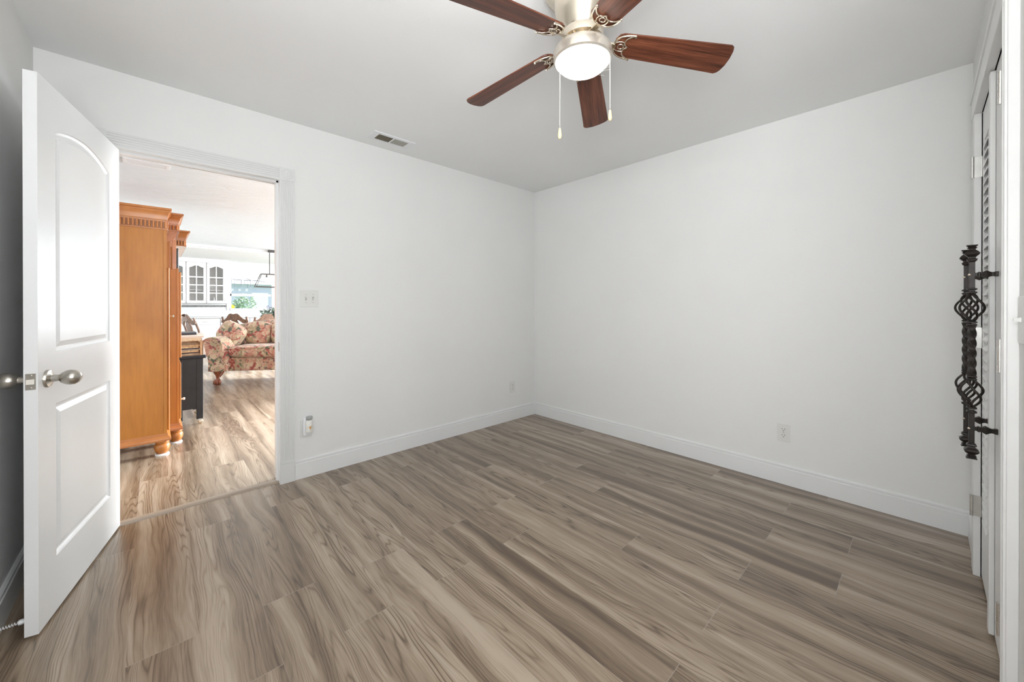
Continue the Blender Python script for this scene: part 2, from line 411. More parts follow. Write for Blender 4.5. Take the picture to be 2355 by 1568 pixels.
# left wall with the bedroom window behind the camera
WY0, WY1, WZ0, WZ1 = -.82, .22, .85, 2.10
b = B().box(XD-T, XD, -1.1, WY0, -.1, H).box(XD-T, XD, WY1, YA, -.1, H).box(XD-T, XD, WY0, WY1, -.1, WZ0).box(XD-T, XD, WY0, WY1, WZ1, H)
struct(b, 'wall_left', M_WALL)
# closet wall at the right of the camera
CX0, CX1, CZ = 1.74, 2.65, 2.035
b = B().box(CX1, XB, YC-.1, YC, -.1, H).box(CX0, CX1, YC-.1, YC, CZ, H).box(.75, CX0, YC-.1, YC, -.1, H)
struct(b, 'wall_front', M_WALL)
struct(B().box(XD, .75, -1.0, -.9, -.1, .85).box(XD, .75, -1.0, -.9, 2.10, H).box(XD, -.30, -1.0, -.9, .85, 2.10).box(.62, .75, -1.0, -.9, .85, 2.10).box(.75, .85, -1.0, YC-.1, -.1, H).box(.85, XB, -1.0, -.9, -.1, H), 'wall_closet', M_WALL)
w = B().box(-.30, -.26, -.98, -.90, .85, 2.10).box(.58, .62, -.98, -.90, .85, 2.10).box(-.30, .62, -.98, -.90, .85, .89).box(-.30, .62, -.98, -.90, 2.06, 2.10).box(-.30, .62, -.96, -.93, 1.455, 1.495)
wo = struct(w, 'window_6', M_TRIM)  # unseen window added behind the camera to let the front fill light in
B().box(-.26, .58, -.952, -.948, .89, 2.06).build('pane', M_GLASS, wo)
# bedroom window
w = B().box(XD-T, XD-.02, WY0, WY0+.04, WZ0, WZ1).box(XD-T, XD-.02, WY1-.04, WY1, WZ0, WZ1).box(XD-T, XD-.02, WY0, WY1, WZ0, WZ0+.04).box(XD-T, XD-.02, WY0, WY1, WZ1-.04, WZ1)
w.box(XD-.1, XD-.05, WY0, WY1, 1.455, 1.495)
wo = struct(w, 'window_1', M_TRIM)
g = B().box(XD-.078, XD-.074, WY0+.04, WY1-.04, WZ0+.04, WZ1-.04).build('pane', M_GLASS, wo)

# ------------------------------------------------------------------ baseboards (bedroom)
BP = [(0, 0), (.014, 0), (.014, .104), (.009, .107), (.009, .112), (.012, .115), (.012, .124), (.006, .130), (0, .130)]
def baseboard(name, p0, p1, nrm, mat=M_TRIM):
    p0 = Vector((*p0, 0)); p1 = Vector((*p1, 0)); n = Vector((*nrm, 0)); vs = []; m = len(BP)
    for p in (p0, p1):
        for d, z in BP: vs.append(p + n*d + Vector((0, 0, z)))
    fs = [(i, (i+1) % m, m+(i+1) % m, m+i) for i in range(m)] + [tuple(range(m)), tuple(range(m, 2*m))]
    return struct(B().add(vs, fs), name, mat)
baseboard('baseboard_back', (.706, YA), (XB, YA), (0, -1))
baseboard('baseboard_right', (XB, YC), (XB, YA), (-1, 0))
baseboard('baseboard_left', (XD, .0), (XD, YA), (1, 0))
baseboard('baseboard_front', (2.735, YC), (XB, YC), (0, 1))
baseboard('baseboard_hall', (DX1+.09, YH), (LX1, YH), (0, 1))
baseboard('baseboard_kitchen', (LX0, YH), (LX0, LY), (1, 0))

# ------------------------------------------------------------------ doorway casing with fluted face and rosette blocks
def fluted(w, t, n):
    """profile (across, out) of a fluted board, 0..w"""
    pr = [(0, 0), (0, t), (w*.10, t)]
    fw = w*.8/n
    for i in range(n):
        x = w*.10 + i*fw
        pr += [(x+fw*.15, t), (x+fw*.3, t-.003), (x+fw*.7, t-.003), (x+fw*.85, t)]
    return pr + [(w*.90, t), (w, t), (w, 0)]
def rosette(b_, x0, x1, z0, z1, y, t):
    b_.box(x0, x1, y-t, y, z0, z1)
    cx, cz = (x0+x1)/2, (z0+z1)/2; r = (x1-x0)/2
    b_.lathe([(r*.72, 0), (r*.72, .002), (r*.62, .0045), (r*.52, .002), (r*.40, .002), (r*.30, .005), (r*.12, .005), (0, .001)], (cx, y-t, cz), (0, -1, 0), 28)
casing = B()
CW = .088
for x0 in (DX1-.004, DX0+.004-CW):
    casing.prism([(x0+a, YA-o) for a, o in fluted(CW, .016, 5)], 'z', .150, 2.030)
    casing.box(x0-.001, x0+CW+.001, YA-.019, YA, 0, .128)
    casing.box(x0-.001, x0+CW+.001, YA-.013, YA, .128, .134)
    casing.box(x0-.001, x0+CW+.001, YA-.017, YA, .134, .150)
    rosette(casing, x0-.002, x0+CW+.002, 2.030, 2.114, YA, .020)
casing.prism([(YA-o, 2.028+a*.95) for a, o in fluted(CW, .016, 5)], 'x', DX0+.006, DX1-.006)
# hall side
for x0 in (DX1-.004, DX0+.004-CW): casing.box(x0, x0+CW, YH, YH+.016, 0, 2.03)
casing.box(DX0-CW, DX1+CW, YH, YH+.016, 2.03, 2.12)
struct(casing, 'trim_1', plain('casing_paint', (.735, .74, .73), .3, var=.008), smooth=25)
jamb = B().box(DX1-.001, DX1+.02, YA-.006, YH+.004, 0, DZ).box(DX0-.02, DX0+.001, YA-.006, YH+.004, 0, DZ).box(DX0, DX1, YA-.006, YH+.004, DZ-.001, DZ+.02)
jamb.box(DX1-.013, DX1, YA+.040, YA+.075, 0, DZ).box(DX0, DX0+.013, YA+.040, YA+.075, 0, DZ).box(DX0, DX1, YA+.040, YA+.075, DZ-.013, DZ)
jo = struct(jamb, 'trim_2', M_TRIM)
sp = B().box(DX1-.003, DX1, YA+.006, YA+.034, .885, .945).build('strike_plate', M_NICKEL, jo)
struct(B().prism([(2.958, 0), (2.962, .005), (2.972, .009), (3.008, .009), (3.018, .005), (3.022, 0)], 'x', DX0, DX1), 'trim_3', M_THRESH)

# ------------------------------------------------------------------ bedroom door (open), face with arched and square moulded panels
door = thing('door_1', (0, 0, 0), 'white two panel arched bedroom door standing open at the left', 'door', kind='structure',
             M=Matrix.Translation((-0.133, 2.951, 0)) @ Matrix(((-.2132, .977, 0, 0), (-.977, -.2132, 0, 0), (0, 0, 1, 0), (0, 0, 0, 1))))
DW, DT, DB, DTOP = .799, .035, .010, 2.029
def inset(poly, d):
    n = len(poly); out = []
    for i in range(n):
        p0, p1, p2 = Vector(poly[i-1]), Vector(poly[i]), Vector(poly[(i+1) % n])
        e1 = (p1-p0).normalized(); e2 = (p2-p1).normalized()
        n1 = Vector((-e1.y, e1.x)); n2 = Vector((-e2.y, e2.x)); m = (n1+n2); k = d/max(.3, (1+n1.dot(n2)))
        out.append((p1.x+m.x*k, p1.y+m.y*k))
    return out
def door_face(bm, ysign, y):
    def arch(x0, x1, z0, z1, zp, n=14):
        pts = [(x0, z0), (x1, z0), (x1, z1)]
        for i in range(1, n): 
            t = i/n; pts.append((x1+(x0-x1)*t, z1 + (zp-z1)*math.sin(PI*t)**.8))
        return pts + [(x0, z1)]
    panels = [arch(.137, .672, 1.011, 1.860, 1.912), [(.133, .222), (.672, .222), (.672, .812), (.133, .812)]]
    outer = [(0, DB), (DW, DB), (DW, DTOP), (0, DTOP)]
    edges = []
    def loop(poly, dy=0.0):
        vs = [bm.verts.new((p, y-ysign*dy, q)) for p, q in poly]
        return vs, [bm.edges.new((vs[i], vs[(i+1) % len(vs)])) for i in range(len(vs))]
    ov, oe = loop(outer); edges += oe
    for poly in panels:
        l0, e0 = loop(poly); edges += e0; prev = l0
        for d, dy in ((.004, .005), (.013, .009), (.019, .009), (.040, .0025)):
            l1, e1 = loop(inset(poly, d), dy)
            for i in range(len(poly)):
                j = (i+1) % len(poly); bm.faces.new((prev[i], prev[j], l1[j], l1[i]))
            prev = l1
        bm.faces.new(prev)
    bmesh.ops.triangle_fill(bm, use_beauty=True, use_dissolve=False, edges=edges)
    return ov
bm = bmesh.new()
f = door_face(bm, 1, 0.0); k = door_face(bm, -1, -DT)
for i in range(4): bm.faces.new((f[i], f[(i+1) % 4], k[(i+1) % 4], k[i]))
bmesh.ops.recalc_face_normals(bm, faces=bm.faces)
me = bpy.data.meshes.new('panel'); bm.to_mesh(me); bm.free(); me.materials.append(M_DOOR)
po = bpy.data.objects.new('leaf', me); COL.objects.link(po); po.parent = door
KX, KZ = DW-.061, .919
for sgn in (1, -1):
    y0 = 0 if sgn > 0 else -DT
    kb = B().lathe([(.033, 0), (.033, .003), (.030, .008), (.018, .011), (.013, .014), (.012, .030), (.013, .034), (.020, .039), (.0265, .050), (.029, .062), (.027, .074), (.020, .084), (.010, .090), (0, .091)], (KX, y0, KZ), (0, sgn, 0), 36)
    kb.build('door_knob', M_NICKEL, door, world=False, smooth=40)
lp = B().box(DW, DW+.0015, -DT/2-.0125, -DT/2+.0125, KZ-.029, KZ+.029).build('latch_plate', M_NICKEL, door, world=False)
lb = B().prism([(DW+.001, -DT/2-.008), (DW+.010, -DT/2-.008), (DW+.001, -DT/2+.010)], 'z', KZ-.009, KZ+.009)
lb.lathe([(.0035, 0), (.0035, .002), (0, .0025)], (DW+.0015, -DT/2, KZ+.022), (1, 0, 0), 12).lathe([(.0035, 0), (.0035, .002), (0, .0025)], (DW+.0015, -DT/2, KZ-.022), (1, 0, 0), 12)
lb.build('latch_bolt', M_NICKEL, door, world=False)
for z in (.22, 1.05, 1.82):
    B().lathe([(.006, -.045), (.006, .045)], (-.004, -DT-.004, z), (0, 0, 1), 12).box(-.001, .0, -DT, -.004, z-.045, z+.045).build('hinge', M_NICKEL, door, world=False)

# spring door stop at the foot of the left wall
ds = thing('door_stop', (-.408, 2.20, .06), 'white rubber tipped spring door stop on the baseboard behind the open door', 'door stop')
pts = [(-.408+.055*t/60, 2.20+.0045*math.cos(t*.9), .06+.0045*math.sin(t*.9)) for t in range(61)]
B().tube(pts, .0012, 6).lathe([(.010, 0), (.008, .006), (.004, .008)], (-.409, 2.20, .06), (1, 0, 0), 16).build('spring', M_WHITE, ds)
B().lathe([(.005, 0), (.0085, .002), (.0095, .010), (.007, .016), (0, .017)], (-.355, 2.20, .06), (1, 0, 0), 20).build('rubber_tip', M_WHITE, ds, smooth=50)

# ------------------------------------------------------------------ closet: casing, louvred doors, iron pulls
cc = B()
cc.box(CX1, CX1+.085, YC, YC+.021, .0, 2.035).box(CX0-.085, CX0, YC, YC+.021, 0, 2.035).box(CX0-.085, CX1+.095, YC, YC+.024, 2.035, 2.12)
cc.box(CX0-.085, CX1+.10, YC, YC+.030, 2.11, 2.122)
cc.box(CX0-.030, CX0-.022, YC, YC+.026, 0, 2.035).box(CX0-.075, CX0-.068, YC, YC+.026, 0, 2.035)
cc.box(CX1, CX1+.02, YC-.09, YC+.002, 0, 2.035).box(CX0-.02, CX0, YC-.09, YC+.002, 0, 2.035).box(CX0, CX1, YC-.09, YC+.002, 2.035, 2.05)
struct(cc, 'trim_4', M_CLOSET, bevel=.002)
def louver_door(name, xh, xm, label):
    """xh hinge side, xm meeting side"""
    s = 1 if xm > xh else -1; yf = -.175; t = .030
    d = thing(name, (xh, yf, .012), label, 'door', kind='structure')
    def bx(b_, a0, a1, y0, y1, z0, z1): b_.box(min(xh+s*a0, xh+s*a1), max(xh+s*a0, xh+s*a1), y0, y1, z0, z1)
    Wd = abs(xm-xh)-.004; fr = B()
    la0, la1 = .055, .215
    bx(fr, .0005, la0, yf-t, yf, .012, 2.034); bx(fr, la1, Wd, yf-t, yf, .012, 2.034)
    bx(fr, la0, la1, yf-t, yf, .012, .27); bx(fr, la0, la1, yf-t, yf, 1.90, 2.034)
    fr.build('frame', M_CLOSET, d, bevel=.0015)
    sl = B(); n = 42; pitch = (1.90-.27)/n
    for i in range(n):
        z = .27+pitch*(i+.5)
        p = [(yf-t+.003, z-.014), (yf-t+.003, z-.008), (yf+.001, z+.018), (yf+.004, z+.014), (yf+.003, z+.010)]
        # sloping slat: high at the back, low in front
        p = [(yf+.003, z-.026), (yf+.004, z-.019), (yf-t+.004, z+.026), (yf-t+.002, z+.018)]
        x0, x1 = sorted((xh+s*la0, xh+s*la1)); sl.prism(p, 'x', x0, x1)
    sl.build('louver_slats', M_CLOSET, d)
    for z in (.31, 1.05, 1.80):
        hx = xh-s*.001
        hb = B().lathe([(.0055, -.045), (.0055, .045)], (hx-.006, YC+.026, z), (0, 0, 1), 14)
        for q in (-.045, -.027, -.009, .009, .027, .045): hb.lathe([(.0062, -.001), (.0062, .001)], (hx-.006, YC+.026, z+q), (0, 0, 1), 14)
        hb.box(hx-.0025, hx, YC-.002, YC+.022, z-.045, z+.045)
        hb.build('hinge', M_HINGE, d, smooth=30)
    return d
d2 = louver_door('door_2', CX1, 2.197, 'white louvred closet door nearer the far corner')
d3 = louver_door('door_3', CX0, 2.195, 'white louvred closet door nearer the camera')
B().box(2.192, 2.235, -.175, -.161, .012, 2.028).build('astragal', M_CLOSET, d2, bevel=.002)

def pull_handle(parent, x, y=-.1166):
    q = math.pi/4
    root = B()
    def sq(b_, prof): b_.lathe(prof, (x, y, 0), (0, 0, 1), 4, rot=q)
    s2 = 1.414
    sq(root, [(.0070*s2, 1.345), (.0070*s2, 1.236)]); sq(root, [(.0070*s2, .822), (.0070*s2, .702)])
    # twisted middle
    vs = []; fs = []; n = 60
    for i in range(n+1):
        z = 1.125 - (1.125-.944)*i/n
        for k in range(8):
            a = 2*PI*k/8 + i/n*PI*2.6; r = (.0120 if k % 2 == 0 else .0085); vs.append((x+r*math.cos(a), y+r*math.sin(a), z))
    for i in range(n):
        for k in range(8): fs.append((i*8+k, i*8+(k+1) % 8, (i+1)*8+(k+1) % 8, (i+1)*8+k))
    fs += [tuple(range(8)), tuple(n*8+k for k in reversed(range(8)))]
    root.add(vs, fs)
    h = root.build('pull_handle', M_IRON, parent, bevel=.0008)
    # baskets
    for zc, tw in ((1.184, 1), (.882, 1)):
        bk = B()
        for k in range(4):
            p = []
            for i in range(25):
                t = i/24; r = .005 + .0235*math.sin(PI*t)**.9; a = 2*PI*k/4 + tw*PI*.75*t + (.3 if zc > 1 else .9)
                p.append((x+r*math.cos(a), y+r*math.sin(a), zc+.047-.094*t))
            bk.tube(p, .0036, 8)
        bk.build('basket', M_IRON, h, smooth=60)
    co = B()
    for z in (1.252, 1.240, 1.135, 1.126, .943, .934, .832, .818):
        sq(co, [(.009*s2, z-.0065), (.0122*s2, z-.004), (.0122*s2, z-.001), (.009*s2, z+.001)])
    co.build('collar', M_IRON, h, bevel=.0005)
    f1 = B(); pf = [(.009, 0), (.0145, .004), (.017, .010), (.011, .013), (.012, .018), (.022, .026), (.0245, .030), (.020, .036), (.011, .043), (.010, .046), (.016, .050), (.011, .053), (.017, .057), (.018, .060), (0, .061)]
    sq(f1, [(r*s2*.74, 1.345+z) for r, z in pf]); f1.build('finial', M_IRON, h, bevel=.0006)
    f2 = B(); sq(f2, [(r*s2*.74, .705-z*.92) for r, z in pf]); f2.build('finial', M_IRON, h, bevel=.0006)
    for z in (1.300, .757):
        br = B().lathe([(.009, .004), (.009, .012), (.013, .014), (.013, .018), (.010, .020), (.012, .024), (.0185, .032), (.012, .040), (.010, .044), (.010, .048), (.0125, .052), (.0125, .0585)], (x, y, z), (0, -1, 0), 4, rot=q)
        br.build('bracket', M_IRON, h, bevel=.0006)
        B().lathe([(.004, .008), (.004, .0105), (.002, .012), (0, .0122)], (x-.004, y, z), (-.7, .7, 0), 10).build('screw', M_CHROME, h, smooth=60)
pull_handle(d2, 2.29, -.1125)
pull_handle(d3, 2.12)

# ------------------------------------------------------------------ electrical plates, freshener, vent
def outlet(name, o, xdir, ydir, label):
    """o centre on the wall, xdir along wall, ydir out of wall"""
    X, Y, Z = Vector(xdir), Vector(ydir), Vector((0, 0, 1)); 
    Mx = Matrix(((X.x, Y.x, 0, o[0]), (X.y, Y.y, 0, o[1]), (0, 0, 1, o[2]), (0, 0, 0, 1)))
    t = thing(name, o, label, 'outlet', M=Mx)
    B().box(-.036, .036, 0, .005, -.059, .059).build('plate', M_PLATE, t, world=False, bevel=.002)
    for z in (.020, -.020):
        s = B().lathe([(.0165, .004), (.0165, .0072), (0, .0072)], (0, 0, z), (0, 1, 0), 24, sx=.86).build('socket', M_PLATE, t, world=False, smooth=40)
        B().box(-.0085, -.0058, .0070, .0076, z+.001, z+.010).box(.0058, .0085, .0070, .0076, z+.001, z+.009).lathe([(.0028, .007), (.0028, .0076)], (0, 0, z-.007), (0, 1, 0), 10).build('slots', M_SLOT, s, world=False)
    B().lathe([(.003, .005), (.003, .0065), (0, .007)], (0, 0, 0), (0, 1, 0), 12).build('screw', M_NICKEL, t, world=False)
    return t
outlet('wall_outlet', (XB, .638, .342), (0, 1, 0), (-1, 0, 0), 'white duplex outlet low on the right wall')
outlet('wall_outlet', (2.746, YA, .342), (1, 0, 0), (0, -1, 0), 'small white outlet beside the far corner above the baseboard')
outlet('wall_outlet', (.776, YA, .336), (1, 0, 0), (0, -1, 0), 'white outlet by the doorway holding a plugged in air freshener')
af = thing('air_freshener', (.782, YA-.005, .36), 'white plug in air freshener with grey cap and orange flower picture', 'air freshener')
B().box(.752, .812, YA-.030, YA-.005, .290, .420).build('plug_body', M_WHITE, af, bevel=.012, seg=4)
B().lathe([(.020, -.045), (.0215, -.040), (.0215, .03), (.019, .036), (.016, .038)], (.785, YA-.045, .365), (0, 0, 1), 28).build('vial', plain('freshener_white', (.80, .79, .74), .3), af, smooth=50)
B().lathe([(.018, 0), (.020, .003), (.021, .016), (.018, .020), (.014, .016)], (.785, YA-.045, .408), (0, 0, 1), 28).build('cap', plain('grey_cap', (.36, .37, .36), .4), af, smooth=50)
def petal_mat():
    m, nt, b_ = nmat('orange_flower_label'); mp = coords(nt, (60, 60, 60)); n = N(nt, 'ShaderNodeTexVoronoi'); nt.links.new(mp.outputs[0], n.inputs['Vector'])
    r = ramp(nt, [(.15, (.62, .22, .03)), (.4, (.75, .38, .08)), (.7, (.70, .55, .35)), (.9, (.2, .25, .08))]); nt.links.new(n.outputs['Distance'], r.inputs[0]); nt.links.new(r.outputs[0], b_.inputs['Base Color']); return m
pl = B()
for a in range(-60, 61, 24):
    a_ = math.radians(a); 
    pts = [(.786, .352), (.786+.022*math.sin(a_-.25), .352+.020*math.cos(a_-.25)), (.786+.030*math.sin(a_), .352+.028*math.cos(a_)), (.786+.020*math.sin(a_+.25), .352+.018*math.cos(a_+.25))]
    vs = []
    for px, pz in pts:
        dx = max(-.0212, min(.0212, px-.785)); vs.append((.785+dx, YA-.0455-math.sqrt(.0218**2-dx*dx), pz-.012))
    pl.add(vs, [(0, 1, 2, 3)])
pl.build('flower_decal', petal_mat(), af)

sw = thing('light_switch', (.799, YA, 1.241), 'white double toggle switch plate beside the doorway casing', 'light switch')
B().box(.741, .857, YA-.005, YA, 1.183, 1.299).build('plate', M_PLATE, sw, bevel=.002)
for x, up in ((.776, 1), (.822, -1)):
    B().box(x-.0055, x+.0055, YA-.0058, YA-.0045, 1.228, 1.254).build('slot', M_VENT_GREY, sw)
    B().prism([(YA-.005, 1.235), (YA-.005, 1.247), (YA-.017, 1.241+up*.011+.003), (YA-.017, 1.241+up*.011-.003)], 'x', x-.004, x+.004).build('toggle', M_PLATE, sw, bevel=.001)
    for z in (1.212, 1.270): B().lathe([(.0028, 0), (.0028, .0014), (0, .0018)], (x, YA-.005, z), (0, -1, 0), 10).build('screw', M_VENT_GREY, sw)
sw2 = thing('light_switch', (1.60, YC, 1.155), 'white switch plate at the right edge beside the closet casing', 'light switch')
B().box(1.545, 1.640, YC, YC+.005, 1.095, 1.215).build('plate', M_PLATE, sw2, bevel=.002)
B().prism([(YC+.005, 1.149), (YC+.005, 1.161), (YC+.017, 1.158), (YC+.017, 1.152)], 'x', 1.588, 1.596).build('toggle', M_PLATE, sw2)

vt = thing('ceiling_vent', (1.32, 2.735, H), 'white ceiling register with one dark and one grey slatted half', 'vent')
fr = B(); vx0, vx1, vy0, vy1 = 1.155, 1.475, 2.665, 2.815
fr.box(vx0, vx1, vy0, 2.695, H-.006, H).box(vx0, vx1, 2.785, vy1, H-.006, H).box(vx0, 1.200, 2.695, 2.785, H-.006, H).box(1.430, vx1, 2.695, 2.785, H-.006, H).box(1.309, 1.321, 2.695, 2.785, H-.006, H)
fr.lathe([(.004, 0), (.004, .002), (0, .003)], (1.180, 2.72, H-.006), (0, 0, -1), 10).lathe([(.004, 0), (.004, .002), (0, .003)], (1.180, 2.76, H-.006), (0, 0, -1), 10)
fr.build('frame', M_WHITE, vt, bevel=.002)
for x0, x1, m in ((1.200, 1.309, M_VENT_DARK), (1.321, 1.430, M_VENT_GREY)):
    s = B(); n = 11
    for i in range(n):
        x = x0+(x1-x0)*(i+.5)/n; s.prism([(x-.003, H-.001), (x+.001, H-.001), (x+.004, H-.007), (x+.002, H-.007)], 'y', 2.695, 2.785)
    s.box(x0, x1, 2.695, 2.785, H-.0015, H-.0005)
    s.build('grille', m, vt)

# ------------------------------------------------------------------ ceiling fan
FC = Vector((1.198, .890, 0)); FPHI = 5.539; ZT, ZR, RB = 2.128, 2.185, .56
fan = thing('ceiling_fan', (FC.x, FC.y, H), 'five blade ceiling fan with brown wood blades, nickel body and lit round globe', 'ceiling fan')
B().lathe([(.150, H), (.150, 2.405), (.142, 2.385), (.112, 2.365), (.106, 2.345), (.104, 2.31), (.096, 2.285), (.080, 2.245), (.072, 2.225), (.070, 2.222)], (FC.x, FC.y, 0), (0, 0, 1), 48).build('motor_housing', M_CHROME, fan, smooth=35)
B().lathe([(.055, 2.228), (.078, 2.226), (.080, 2.214), (.078, 2.198), (.060, 2.192), (.058, 2.172)], (FC.x, FC.y, 0), (0, 0, 1), 48).build('flywheel', M_CHROME, fan, smooth=35)
M_RIM = plain('satin_fitter', (.62, .57, .50), .3, metal=.7)
B().lathe([(.050, 2.178), (.094, 2.172), (.104, 2.166), (.110, 2.154), (.1115, 2.138), (.1095, 2.124), (.103, 2.119), (.100, 2.128)], (FC.x, FC.y, 0), (0, 0, 1), 56).build('light_rim', M_RIM, fan, smooth=40)
B().lathe([(.100, 2.138)] + [(.1000*math.cos(a), 2.128-.052*math.sin(a)) for a in [i*PI/2/12 for i in range(12)]] + [(0, 2.076)], (FC.x, FC.y, 0), (0, 0, 1), 56).build('light_globe', M_GLOBE, fan, smooth=60)
PITCHB = math.radians(-13)
def blade_frame(k):
    a = FPHI + k*2*PI/5; e = Vector((math.cos(a), math.sin(a), (ZT-ZR)/(RB-.144))); e.normalize()
    t = Vector((-math.sin(a), math.cos(a), 0)); n = e.cross(t); c, s = math.cos(PITCHB), math.sin(PITCHB)
    t2 = t*c + n*s; n2 = e.cross(t2)
    o = Vector((FC.x, FC.y, ZR - e.z/math.hypot(e.x, e.y)*.144))
    return Matrix(((e.x, t2.x, n2.x, o.x), (e.y, t2.y, n2.y, o.y), (e.z, t2.z, n2.z, o.z), (0, 0, 0, 1)))
def blade_outline():
    pts = []
    def w(r):
        t = (r-.13)/(.56-.13); return .049 + .014*t
    for i in range(7):  # rounded root
        a = PI/2 + PI*i/6; pts.append((.150+.030*math.cos(a), .049*math.sin(a)))
    for r in (.25, .35, .45, .52): pts.append((r, -w(r)))
    pts += [(.543, -.0625), (.553, -.056), (.559, -.04), (.563, -.01), (.562, .02), (.556, .045), (.549, .057), (.538, .0635), (.52, .0625)]
    for r in (.45, .35, .25): pts.append((r, w(r)))
    return pts
for k in range(5):
    Mb = blade_frame(k)
    bo = bpy.data.objects.new('blade', None)
    bl = B().prism(blade_outline(), 'z', -.003, .003)
    o = bl.build('blade', M_BLADE, fan, world=False, bevel=.0012)
    o.matrix_basis = ROOTM[fan.name].inverted() @ Mb; ROOTM[o.name] = Mb
    ir = B(); z = -.007
    def arc(p0, p1, p2, n=14): return [((1-t)**2*p0[0]+2*t*(1-t)*p1[0]+t*t*p2[0], (1-t)**2*p0[1]+2*t*(1-t)*p1[1]+t*t*p2[1], z) for t in [i/n for i in range(n+1)]]
    ir.tube(arc((.192, .050), (.118, .048), (.122, 0)), .0035, 8); ir.tube(arc((.192, -.050), (.118, -.048), (.122, 0)), .0035, 8)
    ir.tube(arc((.192, .050), (.150, .036), (.160, .010)) + arc((.160, .010), (.166, .004), (.172, 0)), .0028, 8)
    ir.tube(arc((.192, -.050), (.150, -.036), (.160, -.010)) + arc((.160, -.010), (.166, -.004), (.172, 0)), .0028, 8)
    ir.tube([(.147+.011*math.cos(t*PI/8), .010*math.sin(t*PI/8), z) for t in range(16)], .0024, 8, closed=True)
    ir.tube(arc((.124, .012), (.140, .024), (.158, .018)), .0024, 8); ir.tube(arc((.124, -.012), (.140, -.024), (.158, -.018)), .0024, 8)
    ir.prism([(.050, -.011), (.128, -.008), (.128, .008), (.050, .011)], 'z', z-.004, z+.004)
    for q in ((.190, .049), (.190, -.049)): ir.lathe([(.005, 0), (.004, .003), (0, .004)], (q[0], q[1], z-.002), (0, 0, -1), 12)
    i_ = ir.build('blade_iron', M_CHROME, o, world=False, smooth=50)
for (dr, df, zt, zb) in ((-.0905, -.035, 2.125, 1.852), (.098, -.030, 2.130, 1.922)):
    p = Vector((FC.x, FC.y, 0)) + Rv*dr + Vector((Fv.x, Fv.y, 0))*df
    ch = B(); n = int((zt-zb)/.0048)
    for i in range(n): ch.lathe([(.0004, -.0022), (.0016, -.001), (.0016, .001), (.0004, .0022)], (p.x, p.y, zt-.0048*i), (0, 0, 1), 6)
    ch.tube([(p.x, p.y, zt), (p.x, p.y, zb)], .0005, 5)
    co = ch.build('pull_chain', M_CHAIN, fan)
    B().lathe([(.0025, 0), (.0045, -.004), (.0066, -.020), (.0072, -.030), (.0055, -.037), (.0030, -.040), (0, -.0405)], (p.x, p.y, zb), (0, 0, 1), 20).build('fob', M_FOB, co, smooth=50)
# thin cobweb strands between globe and chain
cw = B(); P0 = Vector((FC.x, FC.y, 0)); hF = Vector((Fv.x, Fv.y, 0))
for a, c_ in (((-.03, -.02, 2.02), (.098, -.03, 2.085)), ((.02, -.02, 2.045), (.098, -.03, 2.075)), ((.03, -.02, 2.048), (.075, -.03, 2.050))):
    q0 = P0+Rv*a[0]+hF*(a[1]-.03)+Vector((0, 0, a[2])); q1 = P0+Rv*c_[0]+hF*c_[1]+Vector((0, 0, c_[2])); cw.tube([q0, (q0+q1)/2-Vector((0, 0, .002)), q1], .00022, 4)
cw = cw.build('cobweb', plain('cobweb_silk', (.9, .88, .84), .5)); tag(cw, 'thin cobweb strands under the fan globe', 'cobweb', kind='stuff')

# ================================================================== living room, dining room and kitchen beyond the doorway
struct(B().box(LX0-T, LX1+T, YH, 10.25, H, H+.1), 'ceiling_living', M_STOMP)
struct(B().box(LX0-T, LX1+T, 10.25, LY+T, H, H+.1), 'ceiling_kitchen', M_KWALL)
struct(B().box(LX0-T, LX0, YH, LY, -.1, H), 'wall_hall', M_KWALL)
bm_ = B().box(LX0, LX1, 10.02, 10.50, H-.022, H).box(LX0, LX1, 10.08, 10.44, H-.040, H-.02).box(LX0, LX1, 10.22, 10.30, H-.052, H-.038)
struct(bm_, 'trim_5', M_WHITE)
KX0, KX1, KZ0, KZ1 = 1.555, 2.63, 1.11, 1.99
b = B().box(LX0-T, KX0, LY, LY+T, -.1, H).box(KX1, LX1+T, LY, LY+T, -.1, H).box(KX0, KX1, LY, LY+T, -.1, KZ0).box(KX0, KX1, LY, LY+T, KZ1, H)
struct(b, 'wall_kitchen', M_KWALL)
# right wall of the living room with a patio door and two windows
opens = [(3.35, 5.35, .02, 2.08), (6.6, 8.6, .75, 2.10), (9.6, 11.6, .75, 2.10)]
b = B(); y = YH
for y0, y1, z0, z1 in opens:
    b.box(LX1, LX1+T, y, y0, -.1, H); b.box(LX1, LX1+T, y0, y1, -.1, z0); b.box(LX1, LX1+T, y0, y1, z1, H); y = y1
b.box(LX1, LX1+T, y, LY, -.1, H)
struct(b, 'wall_living', M_KWALL)
for i, (y0, y1, z0, z1) in enumerate(opens):
    fr = B(); 
    for a, c_ in ((y0, y0+.05), (y1-.05, y1), ((y0+y1)/2-.03, (y0+y1)/2+.03)): fr.box(LX1+.03, LX1+.09, a, c_, z0, z1)
    fr.box(LX1+.03, LX1+.09, y0, y1, z0, z0+.05).box(LX1+.03, LX1+.09, y0, y1, z1-.05, z1)
    wo = struct(fr, 'window_%d' % (i+2), M_WHITE)
    B().box(LX1+.058, LX1+.062, y0+.05, y1-.05, z0+.05, z1-.05).build('pane', M_GLASS, wo)
